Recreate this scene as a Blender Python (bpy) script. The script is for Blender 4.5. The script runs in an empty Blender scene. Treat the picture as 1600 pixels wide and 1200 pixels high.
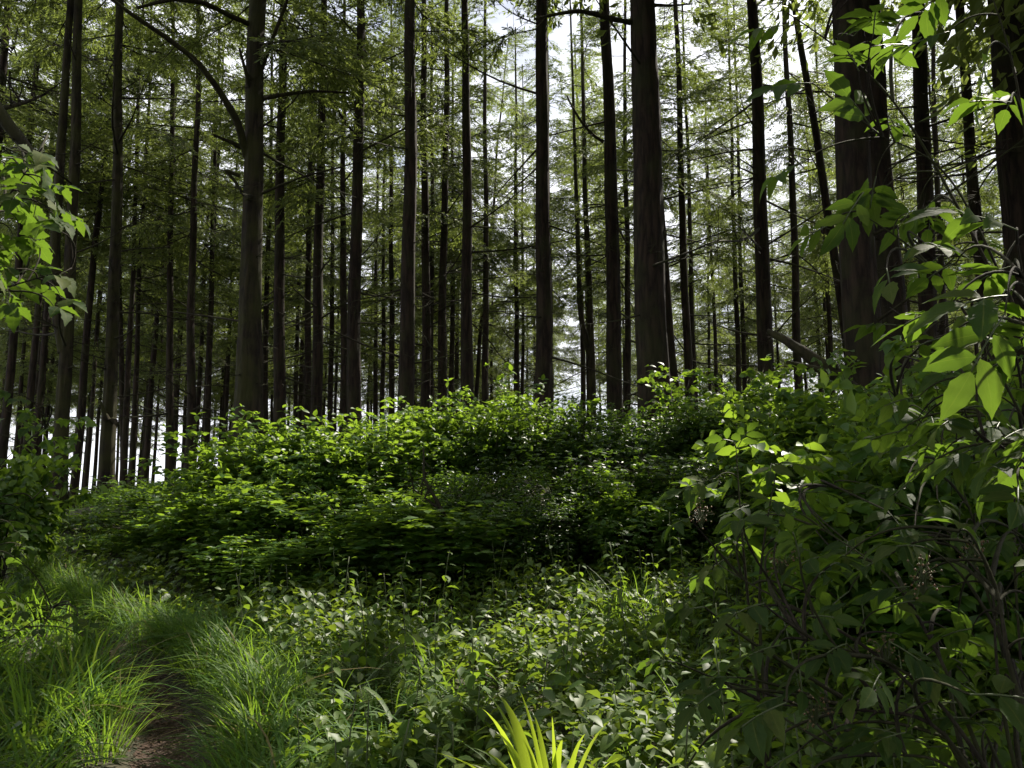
import bpy, math, random
import numpy as np
from mathutils import Matrix, Vector
rng = np.random.default_rng(11)
random.seed(11)
R = math.radians
S = bpy.context.scene
COL = S.collection

# ------------------------------------------------------------------ camera
CAM_H, PITCH, FPX = 1.6, R(7.97), 1250.0        # focal length in pixels of a 1600 px wide frame
cam = bpy.data.cameras.new('camera')
cam.sensor_width = 36.0
cam.lens = 36.0 * FPX / 1600.0
cam.clip_start, cam.clip_end = 0.05, 6000
cam_ob = bpy.data.objects.new('camera', cam)
cam_ob.location = (0, 0, CAM_H)
cam_ob.rotation_euler = (R(90) + PITCH, 0, 0)
COL.objects.link(cam_ob)
S.camera = cam_ob

# ------------------------------------------------------------------ sky, sun, exposure
SUN_AZ, SUN_EL = R(38), R(48)                   # azimuth from straight ahead, towards the right
SUN = np.array([math.sin(SUN_AZ) * math.cos(SUN_EL), math.cos(SUN_AZ) * math.cos(SUN_EL), math.sin(SUN_EL)])
world = bpy.data.worlds.new('World')
S.world = world
world.use_nodes = True
wn, wl = world.node_tree.nodes, world.node_tree.links
wn.clear()
w_out = wn.new('ShaderNodeOutputWorld')
w_bg = wn.new('ShaderNodeBackground')
w_sky = wn.new('ShaderNodeTexSky')
w_sky.sky_type = 'NISHITA'
w_sky.sun_disc = False
w_sky.sun_elevation = SUN_EL
w_sky.sun_rotation = SUN_AZ
w_sky.air_density, w_sky.dust_density, w_sky.ozone_density = 1.0, 1.5, 1.2
w_tc = wn.new('ShaderNodeTexCoord')
w_map = wn.new('ShaderNodeMapping'); w_map.inputs['Scale'].default_value = (1, 1, 2.4)
w_noise = wn.new('ShaderNodeTexNoise')
w_noise.inputs['Scale'].default_value = 2.6
w_noise.inputs['Detail'].default_value = 7
w_noise.inputs['Roughness'].default_value = 0.55
w_ramp = wn.new('ShaderNodeValToRGB')
w_ramp.color_ramp.elements[0].position = 0.28
w_ramp.color_ramp.elements[1].position = 0.50
w_mix = wn.new('ShaderNodeMix'); w_mix.data_type = 'RGBA'
w_mix.inputs[7].default_value = (13.0, 13.2, 14.2, 1)     # thin bright cloud, in the sky texture's own units
wl.new(w_tc.outputs['Generated'], w_map.inputs['Vector'])
wl.new(w_map.outputs['Vector'], w_noise.inputs['Vector'])
wl.new(w_noise.outputs['Fac'], w_ramp.inputs['Fac'])
wl.new(w_ramp.outputs['Color'], w_mix.inputs[0])
wl.new(w_sky.outputs['Color'], w_mix.inputs[6])
wl.new(w_mix.outputs[2], w_bg.inputs['Color'])
w_bg.inputs['Strength'].default_value = 0.05
wl.new(w_bg.outputs['Background'], w_out.inputs['Surface'])

sun = bpy.data.lights.new('sun', 'SUN')
sun.energy = 5.0
sun.angle = R(0.5)
sun.color = (1.0, 0.93, 0.80)
sun_ob = bpy.data.objects.new('sun', sun)
sun_ob.location = (40, 40, 60)
sun_ob.rotation_euler = Vector(SUN).to_track_quat('Z', 'Y').to_euler()
COL.objects.link(sun_ob)

S.view_settings.view_transform = 'Standard'
S.view_settings.look = 'None'
S.view_settings.exposure = 1.25
S.view_settings.gamma = 1.0
S.view_settings.use_curve_mapping = False
S.render.engine = 'CYCLES'
S.cycles.max_bounces = 5
S.cycles.diffuse_bounces = 3
S.cycles.glossy_bounces = 2
S.cycles.transmission_bounces = 3
S.cycles.use_denoising = True
S.cycles.denoiser = 'OPENIMAGEDENOISE'
S.cycles.denoising_input_passes = 'RGB_ALBEDO_NORMAL'

# ------------------------------------------------------------------ helpers
F0 = np.array([0, math.cos(PITCH), math.sin(PITCH)])
U0 = np.array([0, -math.sin(PITCH), math.cos(PITCH)])
C0 = np.array([0, 0, CAM_H])

def at(px, py, Y):
    """The place that lies Y metres ahead and is seen at px, py of the photograph."""
    d = np.array([(px - 800) / FPX, 0, 0]) + U0 * ((600 - py) / FPX) + F0
    return C0 + d * (Y / d[1])

def pix(p):
    v = np.asarray(p, float) - C0
    z = v @ F0
    return 800 + FPX * v[0] / z, 600 - FPX * (v @ U0) / z

def sstep(a, b, x):
    t = np.clip((np.asarray(x, float) - a) / (b - a), 0, 1)
    return t * t * (3 - 2 * t)

PATH_PTS = np.array([[-1.62, 3.0], [-1.78, 4.0], [-1.98, 4.8], [-2.30, 5.6], [-2.95, 6.6], [-3.9, 7.6], [-5.2, 8.8], [-6.6, 10.3], [-8.2, 12.5]])

def path_x(y):
    return np.interp(y, PATH_PTS[:, 1], PATH_PTS[:, 0])

def ground_z(x, y):
    x = np.asarray(x, float); y = np.asarray(y, float)
    h = 0.52 * sstep(3, 11, y) + 0.85 * sstep(9, 17, y)
    h = h + 0.55 * sstep(8.5, 12.5, y) * sstep(-6, 1, x)
    h = h + 0.25 * sstep(0.5, 3, x) * sstep(2, 6, y)
    h = h + 0.06 * np.sin(x * 1.3 + 0.7 * y) * np.cos(y * 0.9 - 0.5 * x) + 0.03 * np.sin(3.1 * x + 1.0) * np.sin(2.7 * y)
    d = np.abs(x - path_x(y))
    near = (y > 2) & (y < 13)
    h = h - np.where(near, 0.10 * np.exp(-(d / 0.30) ** 2), 0)
    h = h + np.where(near, 0.10 * np.exp(-((d - 0.55) / 0.25) ** 2), 0)
    far = np.hypot(x, y)
    h = h - 45 * sstep(95, 500, far) - 20 * sstep(400, 1500, far)
    return h

def nrm(v):
    return v / np.maximum(np.linalg.norm(v, axis=-1, keepdims=True), 1e-9)

class Geo:
    """Collects triangles, material numbers, a random value per piece and leaf coordinates."""
    def __init__(s):
        s.V, s.F, s.M, s.Rn, s.UV, s.n = [], [], [], [], [], 0
    def add(s, V, F, m=0, r=0.5, uv=None):
        V = np.asarray(V, np.float32); F = np.asarray(F, np.int32)
        s.V.append(V); s.F.append(F + s.n)
        s.M.append(np.full(len(F), m, np.int32))
        s.Rn.append(np.broadcast_to(np.asarray(r, np.float32), (len(V),)).copy())
        s.UV.append(np.zeros((len(V), 2), np.float32) if uv is None else np.asarray(uv, np.float32))
        s.n += len(V)
    def merge(s, g, M4=None, m=None):
        V = np.concatenate(g.V); F = np.concatenate(g.F)
        if M4 is not None:
            V = V @ np.asarray(M4)[:3, :3].T + np.asarray(M4)[:3, 3]
        s.V.append(V.astype(np.float32)); s.F.append(F + s.n); s.M.append(np.concatenate(g.M) if m is None else np.full(len(F), m, np.int32))
        s.Rn.append(np.concatenate(g.Rn)); s.UV.append(np.concatenate(g.UV)); s.n += len(V)
    def mesh(s, name, mats, smooth=True):
        V = np.concatenate(s.V); F = np.concatenate(s.F); M = np.concatenate(s.M)
        me = bpy.data.meshes.new(name)
        me.vertices.add(len(V)); me.vertices.foreach_set('co', V.ravel())
        me.loops.add(F.size); me.loops.foreach_set('vertex_index', F.ravel())
        me.polygons.add(len(F))
        me.polygons.foreach_set('loop_start', np.arange(0, F.size, 3, dtype=np.int32))
        me.polygons.foreach_set('material_index', M)
        me.polygons.foreach_set('use_smooth', np.full(len(F), smooth))
        a = me.attributes.new('rnd', 'FLOAT', 'POINT'); a.data.foreach_set('value', np.concatenate(s.Rn))
        uv = me.uv_layers.new(name='leaf'); uv.data.foreach_set('uv', np.concatenate(s.UV)[F.ravel()].ravel())
        for mt in mats: me.materials.append(mt)
        me.update(calc_edges=True)
        return me

def tube(P, rad, sides=6, lump=0.0, cap=True):
    P = np.asarray(P, float); n = len(P)
    rad = np.broadcast_to(np.asarray(rad, float), (n,))
    T = nrm(np.gradient(P, axis=0))
    ref = np.array([0, 0, 1.0]) if abs(T[0, 2]) < 0.8 else np.array([1.0, 0, 0])
    A = nrm(np.cross(T, ref)); B = np.cross(T, A)
    ang = np.linspace(0, 2 * np.pi, sides, endpoint=False)
    rr = rad[:, None] * np.ones(sides)
    if lump: rr = rr * (1 + lump * rng.standard_normal((n, sides)))
    V = P[:, None, :] + rr[..., None] * (np.cos(ang)[None, :, None] * A[:, None] + np.sin(ang)[None, :, None] * B[:, None])
    V = V.reshape(-1, 3)
    i = np.arange(n - 1)[:, None] * sides; j = np.arange(sides)[None]; k = (j + 1) % sides
    a, b, c, d = (i + j).ravel(), (i + k).ravel(), (i + sides + k).ravel(), (i + sides + j).ravel()
    F = np.concatenate([np.stack([a, b, c], 1), np.stack([a, c, d], 1)])
    if cap:
        V = np.concatenate([V, P[-1:]]); m = (n - 1) * sides; e = len(V) - 1
        F = np.concatenate([F, np.stack([m + j[0], m + k[0], np.full(sides, e)], 1)])
    return V, F

def leaf_tpl(rows, W, fold=0.18, arch=0.25, serr=0.0, peak=0.42, wave=0.0):
    """A pointed leaf along +Y, base at the origin, folded on its midrib: three points a row."""
    t = np.linspace(0, 1, rows + 1)
    w = W * (np.where(t < peak, np.sin(np.clip(t / peak, 0, 1) * np.pi / 2) ** 0.8, np.cos(np.clip((t - peak) / (1 - peak), 0, 1) * np.pi / 2) ** 1.15))
    if serr: w = w * (1 + serr * np.where(np.arange(rows + 1) % 2 == 0, -1, 1))
    V, UV = [], []
    for i, (tt, ww) in enumerate(zip(t, w)):
        z = -arch * tt ** 2
        wv = wave * math.sin(i * 2.1)
        if i in (0, rows):
            V.append((0, tt, z)); UV.append((0.5, tt))
        else:
            V += [(-ww, tt + ww * 0.05, z + fold * ww + wv * ww), (0, tt, z), (ww, tt + ww * 0.05, z + fold * ww - wv * ww)]
            UV += [(0, tt), (0.5, tt), (1, tt)]
    F = [(0, 2, 1), (0, 3, 2)]
    for i in range(rows - 2):
        a = 1 + 3 * i; b = a + 3
        F += [(a, a + 1, b + 1), (a, b + 1, b), (a + 1, a + 2, b + 2), (a + 1, b + 2, b + 1)]
    a = 1 + 3 * (rows - 2); e = len(V) - 1
    F += [(a, a + 1, e), (a + 1, a + 2, e)]
    return np.array(V, float), np.array(F), np.array(UV, float)

NEEDLE = (np.array([[0, 0, 0], [-.5, .5, -.12], [0, 1, -.1], [.5, .5, -.12]], float), np.array([[0, 3, 2], [0, 2, 1]]), np.array([[.5, 0], [0, .5], [.5, 1], [1, .5]], float))

def scatter(g, tpl, P, A, N, scale, m=0, r=None):
    """Copies of a leaf template into one Geo. scale: (k,) or (k,3) as width, length, thickness."""
    V, F, UV = tpl
    k = len(P)
    if k == 0: return
    A = nrm(np.asarray(A, float)); X = nrm(np.cross(A, N)); Z = np.cross(X, A)
    scale = np.asarray(scale, float)
    if scale.ndim < 2: scale = np.broadcast_to(scale, (k,))[:, None] * np.ones(3)
    loc = V[None] * scale[:, None, :]
    W = loc[..., 0:1] * X[:, None] + loc[..., 1:2] * A[:, None] + loc[..., 2:3] * Z[:, None] + np.asarray(P)[:, None]
    FF = F[None] + (np.arange(k) * len(V))[:, None, None]
    r = rng.random(k) if r is None else np.broadcast_to(r, (k,))
    g.add(W.reshape(-1, 3), FF.reshape(-1, 3), m, np.repeat(r, len(V)), np.tile(UV, (k, 1)))

def link(name, data, parent=None, loc=None, M=None):
    o = bpy.data.objects.new(name, data)
    COL.objects.link(o)
    if parent is not None: o.parent = parent
    if loc is not None: o.location = loc
    if M is not None: o.matrix_basis = M
    return o

def tag(o, label, cat, group=None):
    o['label'] = label; o['category'] = cat
    if group: o['group'] = group
    return o

def thing(name, label, cat, loc, group=None, rz=0, sc=1.0):
    o = link(name, None, loc=loc)
    o.empty_display_size = 0.2
    o.rotation_euler = (0, 0, rz); o.scale = (sc, sc, sc)
    return tag(o, label, cat, group)

def kind(o, k):
    o['kind'] = k
    return o

# ------------------------------------------------------------------ materials
def new_mat(name):
    m = bpy.data.materials.new(name); m.use_nodes = True
    n, l = m.node_tree.nodes, m.node_tree.links
    n.clear()
    return m, n, l, n.new('ShaderNodeOutputMaterial')

def leaf_mat(name, cols, trans, tfac=0.4, rough=0.45, spec=0.4, per_object=False, veins=False, straw=None):
    """cols: three base colours chosen by a random value per leaf; trans: colour of the light let through."""
    m, n, l, out = new_mat(name)
    if per_object:
        src = n.new('ShaderNodeObjectInfo').outputs['Random']
    else:
        at_ = n.new('ShaderNodeAttribute'); at_.attribute_name = 'rnd'; src = at_.outputs['Fac']
    ramp = n.new('ShaderNodeValToRGB'); l.new(src, ramp.inputs['Fac'])
    e = ramp.color_ramp.elements
    e[0].color = (*cols[0], 1); e[1].color = (*cols[2], 1)
    e.new(0.5).color = (*cols[1], 1)
    if straw:
        e[-1].position = 0.90
        e.new(0.93).color = (*straw, 1)
    colour = ramp.outputs['Color']
    p = n.new('ShaderNodeBsdfPrincipled')
    if veins:
        uv = n.new('ShaderNodeUVMap'); uv.uv_map = 'leaf'
        sep = n.new('ShaderNodeSeparateXYZ'); l.new(uv.outputs['UV'], sep.inputs[0])
        sub = n.new('ShaderNodeMath'); sub.operation = 'SUBTRACT'; l.new(sep.outputs[0], sub.inputs[0]); sub.inputs[1].default_value = 0.5
        ab = n.new('ShaderNodeMath'); ab.operation = 'ABSOLUTE'; l.new(sub.outputs[0], ab.inputs[0])
        mul = n.new('ShaderNodeMath'); mul.operation = 'MULTIPLY_ADD'; l.new(ab.outputs[0], mul.inputs[0]); mul.inputs[1].default_value = -0.55; l.new(sep.outputs[1], mul.inputs[2])
        fr = n.new('ShaderNodeMath'); fr.operation = 'MULTIPLY'; l.new(mul.outputs[0], fr.inputs[0]); fr.inputs[1].default_value = 56.0
        sn = n.new('ShaderNodeMath'); sn.operation = 'SINE'; l.new(fr.outputs[0], sn.inputs[0])
        rib = n.new('ShaderNodeMath'); rib.operation = 'LESS_THAN'; l.new(ab.outputs[0], rib.inputs[0]); rib.inputs[1].default_value = 0.022
        mix = n.new('ShaderNodeMix'); mix.data_type = 'RGBA'
        l.new(rib.outputs[0], mix.inputs[0]); l.new(colour, mix.inputs[6])
        mix.inputs[7].default_value = (cols[2][0] * 1.3, cols[2][1] * 1.2, cols[2][2] * 1.3, 1)
        tc = n.new('ShaderNodeTexCoord')
        nz = n.new('ShaderNodeTexNoise'); nz.inputs['Scale'].default_value = 7; nz.inputs['Detail'].default_value = 4
        l.new(uv.outputs['UV'], nz.inputs['Vector'])
        mx2 = n.new('ShaderNodeMix'); mx2.data_type = 'RGBA'; mx2.blend_type = 'MULTIPLY'; mx2.inputs[0].default_value = 0.55
        rr = n.new('ShaderNodeValToRGB'); rr.color_ramp.elements[0].position = 0.3; rr.color_ramp.elements[0].color = (.45, .5, .45, 1); rr.color_ramp.elements[1].position = 0.7; rr.color_ramp.elements[1].color = (1.15, 1.1, 1, 1)
        l.new(nz.outputs['Fac'], rr.inputs['Fac']); l.new(mix.outputs[2], mx2.inputs[6]); l.new(rr.outputs['Color'], mx2.inputs[7])
        colour = mx2.outputs[2]
        bump = n.new('ShaderNodeBump'); bump.inputs['Strength'].default_value = 0.12; bump.inputs['Distance'].default_value = 0.0015
        l.new(sn.outputs[0], bump.inputs['Height']); l.new(bump.outputs['Normal'], p.inputs['Normal'])
    l.new(colour, p.inputs['Base Color'])
    p.inputs['Roughness'].default_value = rough
    p.inputs['Specular IOR Level'].default_value = spec
    t = n.new('ShaderNodeBsdfTranslucent')
    tm = n.new('ShaderNodeMix'); tm.data_type = 'RGBA'; tm.inputs[0].default_value = 0.75
    l.new(colour, tm.inputs[6]); tm.inputs[7].default_value = (*trans, 1)
    l.new(tm.outputs[2], t.inputs['Color'])
    ms = n.new('ShaderNodeMixShader'); ms.inputs[0].default_value = tfac
    l.new(p.outputs[0], ms.inputs[1]); l.new(t.outputs[0], ms.inputs[2]); l.new(ms.outputs[0], out.inputs['Surface'])
    return m

def bark_mat(name, dark, light, moss, moss_amt=0.35, scale=9.0, bumpd=0.03):
    m, n, l, out = new_mat(name)
    tc = n.new('ShaderNodeTexCoord')
    mp = n.new('ShaderNodeMapping'); mp.inputs['Scale'].default_value = (1, 1, 0.16)
    l.new(tc.outputs['Object'], mp.inputs['Vector'])
    n1 = n.new('ShaderNodeTexNoise'); n1.inputs['Scale'].default_value = scale * 1.6; n1.inputs['Detail'].default_value = 8; n1.inputs['Roughness'].default_value = 0.65
    l.new(mp.outputs[0], n1.inputs['Vector'])
    v1 = n.new('ShaderNodeTexVoronoi'); v1.feature = 'DISTANCE_TO_EDGE'; v1.inputs['Scale'].default_value = scale
    wob = n.new('ShaderNodeMix'); wob.data_type = 'RGBA'; wob.inputs[0].default_value = 0.12
    l.new(mp.outputs[0], wob.inputs[6]); l.new(n1.outputs['Color'], wob.inputs[7]); l.new(wob.outputs[2], v1.inputs['Vector'])
    hm = n.new('ShaderNodeMath'); hm.operation = 'MULTIPLY_ADD'; l.new(n1.outputs['Fac'], hm.inputs[0]); hm.inputs[1].default_value = 0.6
    vr = n.new('ShaderNodeMath'); vr.operation = 'MINIMUM'; l.new(v1.outputs['Distance'], vr.inputs[0]); vr.inputs[1].default_value = 0.28
    l.new(vr.outputs[0], hm.inputs[2])
    ramp = n.new('ShaderNodeValToRGB'); ramp.color_ramp.elements[0].position = 0.28; ramp.color_ramp.elements[1].position = 0.66
    ramp.color_ramp.elements[0].color = (*dark, 1); ramp.color_ramp.elements[1].color = (*light, 1)
    l.new(hm.outputs[0], ramp.inputs['Fac'])
    n2 = n.new('ShaderNodeTexNoise'); n2.inputs['Scale'].default_value = 2.2; n2.inputs['Detail'].default_value = 6
    l.new(tc.outputs['Object'], n2.inputs['Vector'])
    mr = n.new('ShaderNodeValToRGB'); mr.color_ramp.elements[0].position = 0.52 - 0.25 * moss_amt; mr.color_ramp.elements[1].position = 0.72 - 0.2 * moss_amt
    l.new(n2.outputs['Fac'], mr.inputs['Fac'])
    mx = n.new('ShaderNodeMix'); mx.data_type = 'RGBA'
    mf = n.new('ShaderNodeMath'); mf.operation = 'MULTIPLY'; l.new(mr.outputs['Color'], mf.inputs[0]); mf.inputs[1].default_value = 0.75
    l.new(mf.outputs[0], mx.inputs[0]); l.new(ramp.outputs['Color'], mx.inputs[6]); mx.inputs[7].default_value = (*moss, 1)
    p = n.new('ShaderNodeBsdfPrincipled'); p.inputs['Roughness'].default_value = 0.9; p.inputs['Specular IOR Level'].default_value = 0.2
    l.new(mx.outputs[2], p.inputs['Base Color'])
    b = n.new('ShaderNodeBump'); b.inputs['Strength'].default_value = 0.9; b.inputs['Distance'].default_value = bumpd
    l.new(hm.outputs[0], b.inputs['Height']); l.new(b.outputs['Normal'], p.inputs['Normal'])
    l.new(p.outputs[0], out.inputs['Surface'])
    return m

def soil_mat(name, a, b, scale=6.0):
    m, n, l, out = new_mat(name)
    tc = n.new('ShaderNodeTexCoord')
    n1 = n.new('ShaderNodeTexNoise'); n1.inputs['Scale'].default_value = scale; n1.inputs['Detail'].default_value = 10; n1.inputs['Roughness'].default_value = 0.7
    l.new(tc.outputs['Object'], n1.inputs['Vector'])
    ramp = n.new('ShaderNodeValToRGB'); ramp.color_ramp.elements[0].position = 0.35; ramp.color_ramp.elements[1].position = 0.68
    ramp.color_ramp.elements[0].color = (*a, 1); ramp.color_ramp.elements[1].color = (*b, 1)
    l.new(n1.outputs['Fac'], ramp.inputs['Fac'])
    p = n.new('ShaderNodeBsdfPrincipled'); p.inputs['Roughness'].default_value = 0.95
    l.new(ramp.outputs['Color'], p.inputs['Base Color'])
    bp = n.new('ShaderNodeBump'); bp.inputs['Distance'].default_value = 0.03; bp.inputs['Strength'].default_value = 0.8
    l.new(n1.outputs['Fac'], bp.inputs['Height']); l.new(bp.outputs['Normal'], p.inputs['Normal'])
    l.new(p.outputs[0], out.inputs['Surface'])
    return m

M_bark = bark_mat('bark', (.009, .006, .004), (.036, .024, .016), (.025, .027, .009), 0.28)
M_mossy = bark_mat('mossy_bark', (.009, .0065, .0045), (.034, .025, .016), (.034, .036, .009), 0.55)
M_twig = bark_mat('twig_bark', (.012, .009, .006), (.038, .029, .020), (.036, .042, .013), 0.5, 30, 0.004)
M_needle = leaf_mat('needles', [(.042, .075, .021), (.068, .102, .027), (.112, .130, .036)], (.28, .35, .062), 0.45, 0.5, 0.3)
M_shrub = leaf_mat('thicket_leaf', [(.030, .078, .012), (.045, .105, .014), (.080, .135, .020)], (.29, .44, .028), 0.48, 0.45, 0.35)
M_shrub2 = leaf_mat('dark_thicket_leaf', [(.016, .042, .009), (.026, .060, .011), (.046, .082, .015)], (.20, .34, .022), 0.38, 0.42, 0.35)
M_nettle = leaf_mat('nettle_leaf', [(.042, .090, .013), (.060, .112, .016), (.090, .132, .020)], (.28, .42, .025), 0.42, 0.6, 0.18)
M_nettle_near = leaf_mat('nettle_leaf_near', [(.042, .090, .013), (.060, .112, .016), (.090, .132, .020)], (.28, .42, .025), 0.42, 0.6, 0.18, per_object=True, veins=True)
M_elder = leaf_mat('elder_leaf', [(.018, .040, .012), (.034, .062, .016), (.070, .088, .020)], (.18, .31, .022), 0.42, 0.65, 0.12, per_object=True, veins=True)
M_grass = leaf_mat('grass_blade', [(.032, .088, .012), (.046, .110, .015), (.090, .135, .024)], (.26, .42, .030), 0.48, 0.55, 0.25, straw=(.17, .125, .055))
M_sword = leaf_mat('sword_blade', [(.07, .14, .014), (.10, .165, .018), (.15, .18, .026)], (.44, .56, .035), 0.6, 0.4, 0.4, per_object=True)
M_fern = leaf_mat('fern_frond', [(.045, .085, .022), (.06, .10, .026), (.08, .12, .03)], (.24, .34, .045), 0.38, 0.45, 0.4)
M_cover = leaf_mat('low_leaf', [(.030, .066, .010), (.048, .090, .013), (.075, .110, .018)], (.26, .36, .026), 0.38, 0.5, 0.35)
M_stalk = leaf_mat('green_stalk', [(.06, .08, .03), (.07, .09, .035), (.08, .10, .035)], (.2, .25, .06), 0.15, 0.5, 0.3)
M_berry = leaf_mat('unripe_berry', [(.10, .075, .03), (.14, .10, .035), (.17, .075, .03)], (.3, .2, .05), 0.15, 0.35, 0.5)
M_soil = soil_mat('forest_floor', (.018, .020, .008), (.050, .042, .022))
M_path = soil_mat('trodden_earth', (.026, .014, .008), (.066, .036, .022), 14.0)
M_litter = soil_mat('dry_litter', (.035, .020, .010), (.10, .06, .03), 40.0)
# ------------------------------------------------------------------ ground and path
def grid(xs, ys):
    X, Y = np.meshgrid(xs, ys); n, m = X.shape
    V = np.stack([X, Y, ground_z(X, Y)], -1).reshape(-1, 3)
    i = (np.arange(n - 1)[:, None] * m + np.arange(m - 1)[None]).ravel()
    F = np.concatenate([np.stack([i, i + 1, i + m + 1], 1), np.stack([i, i + m + 1, i + m], 1)])
    return V, F
def axis(a, b, fine, lim):
    mid = np.arange(a, b + 1e-6, fine)
    k = np.arange(1, 40)
    out = fine * (1.22 ** k - 1) / 0.22 * 1.22
    out = np.append(out[out < lim], lim)
    return np.concatenate([(a - out)[::-1], mid, b + out])
g = Geo(); V, F = grid(axis(-9, 9, 0.14, 2500), axis(0, 16, 0.14, 2500)); g.add(V, F)
kind(link('ground', g.mesh('ground', [M_soil])), 'structure')
ys = np.arange(2.4, 12.4, 0.06); us = np.linspace(-1, 1, 9)
px_ = path_x(ys); wid = 0.16 + 0.03 * np.sin(ys * 3.1) + 0.02 * np.sin(ys * 7.7)
X = px_[:, None] + us[None] * wid[:, None] * (1 + 0.10 * rng.standard_normal((len(ys), 9)) * (abs(us) > .9)); Y = ys[:, None] + 0 * us[None]
Z = ground_z(X, Y) + 0.016 - 0.012 * us[None] ** 4 + 0.004 * rng.standard_normal(X.shape)
g = Geo(); n, m = X.shape
i = (np.arange(n - 1)[:, None] * m + np.arange(m - 1)[None]).ravel()
g.add(np.stack([X, Y, Z], -1).reshape(-1, 3), np.concatenate([np.stack([i, i + 1, i + m + 1], 1), np.stack([i, i + m + 1, i + m], 1)]))
kind(link('path', g.mesh('path', [M_path])), 'structure')

# ------------------------------------------------------------------ sun beams: gaps in the canopy over these sunlit places
BEAM_PX = [  # px, py, metres ahead, radius
    (430, 700, 11.3, 1.1), (500, 730, 10.6, .8), (360, 760, 10.8, .8), (590, 720, 10.8, .7), (640, 780, 9.8, .5), (480, 820, 9.2, .5),
    (760, 640, 12.3, .6), (1270, 650, 9.2, .55), (1290, 720, 8.8, .4), (950, 880, 7.4, .8), (870, 920, 6.6, .65), (1030, 850, 7.2, .65),
    (1110, 840, 5.0, .55), (680, 980, 5.0, .45), (690, 880, 7.4, .3), (235, 945, 8.0, .62), (60, 960, 7.0, .65), (15, 900, 7.0, .5),
    (178, 1070, 5.3, .35), (165, 1140, 4.7, .3), (180, 830, 13., .7), (100, 850, 12., .5), (790, 1110, 3.3, .25), (850, 1150, 3.3, .25), (910, 1150, 3.3, .2), (830, 1040, 3.9, .3),
    (960, 1090, 3.6, .35), (1080, 1110, 3.4, .3), (1100, 1000, 4.0, .3), (560, 1100, 4.2, .3), (580, 990, 5.2, .3), (420, 960, 6.5, .4),
    (1110, 750, 3.3, .3), (1360, 170, 2.6, .3), (1530, 470, 1.9, .25), (1540, 680, 2.2, .25),
    (60, 330, 3.6, .6), (170, 680, 18., .4), (170, 760, 18., .4), (1550, 1090, 1.9, .2), (340, 900, 7.5, .4), (740, 1010, 4.6, .3), (900, 800, 9.5, .4), (820, 900, 7.0, .5), (760, 960, 6.0, .4), (990, 920, 6.2, .5), (1060, 900, 5.6, .4), (720, 1050, 4.4, .35), (430, 1010, 5.6, .35), (350, 1040, 5.4, .3), (500, 960, 6.4, .35), (690, 1060, 4.2, .25), (620, 1120, 3.8, .22), (480, 1010, 5.6, .28), (400, 1080, 4.8, .22), (820, 970, 5.6, .3), (760, 930, 6.4, .3), (1000, 960, 5.2, .3), (880, 1000, 4.8, .25), (1180, 1010, 3.2, .2), (1150, 1150, 3.0, .22), (450, 900, 7.6, .3), (560, 920, 7.2, .3), (620, 880, 7.8, .3), (300, 960, 7.0, .25), (150, 900, 10, .5), (270, 860, 10, .4), (640, 690, 12, .4), (840, 640, 12.6, .4), (1160, 600, 11.6, .35), (1000, 700, 10.8, .3), (150, 1090, 5.0, .2), (1300, 980, 2.6, .12), (1240, 880, 2.7, .12), (1420, 620, 3.6, .2), (1330, 700, 4.0, .25), (1480, 820, 3.0, .15)]
BEAMS = [(at(a, b, c), r) for a, b, c, r in BEAM_PX]
BP = np.array([b[0] for b in BEAMS]); BR = np.array([b[1] for b in BEAMS])
def in_beam(P, pad=0.0):
    """For points P: whether each lies in the way of the sun on its way to a sunlit place."""
    d = np.asarray(P)[:, None, :] - BP[None]
    t = d @ SUN
    dist = np.linalg.norm(d - t[..., None] * SUN, axis=-1)
    return ((dist < BR[None] + pad) & (t > 0.5)).any(1)

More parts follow.
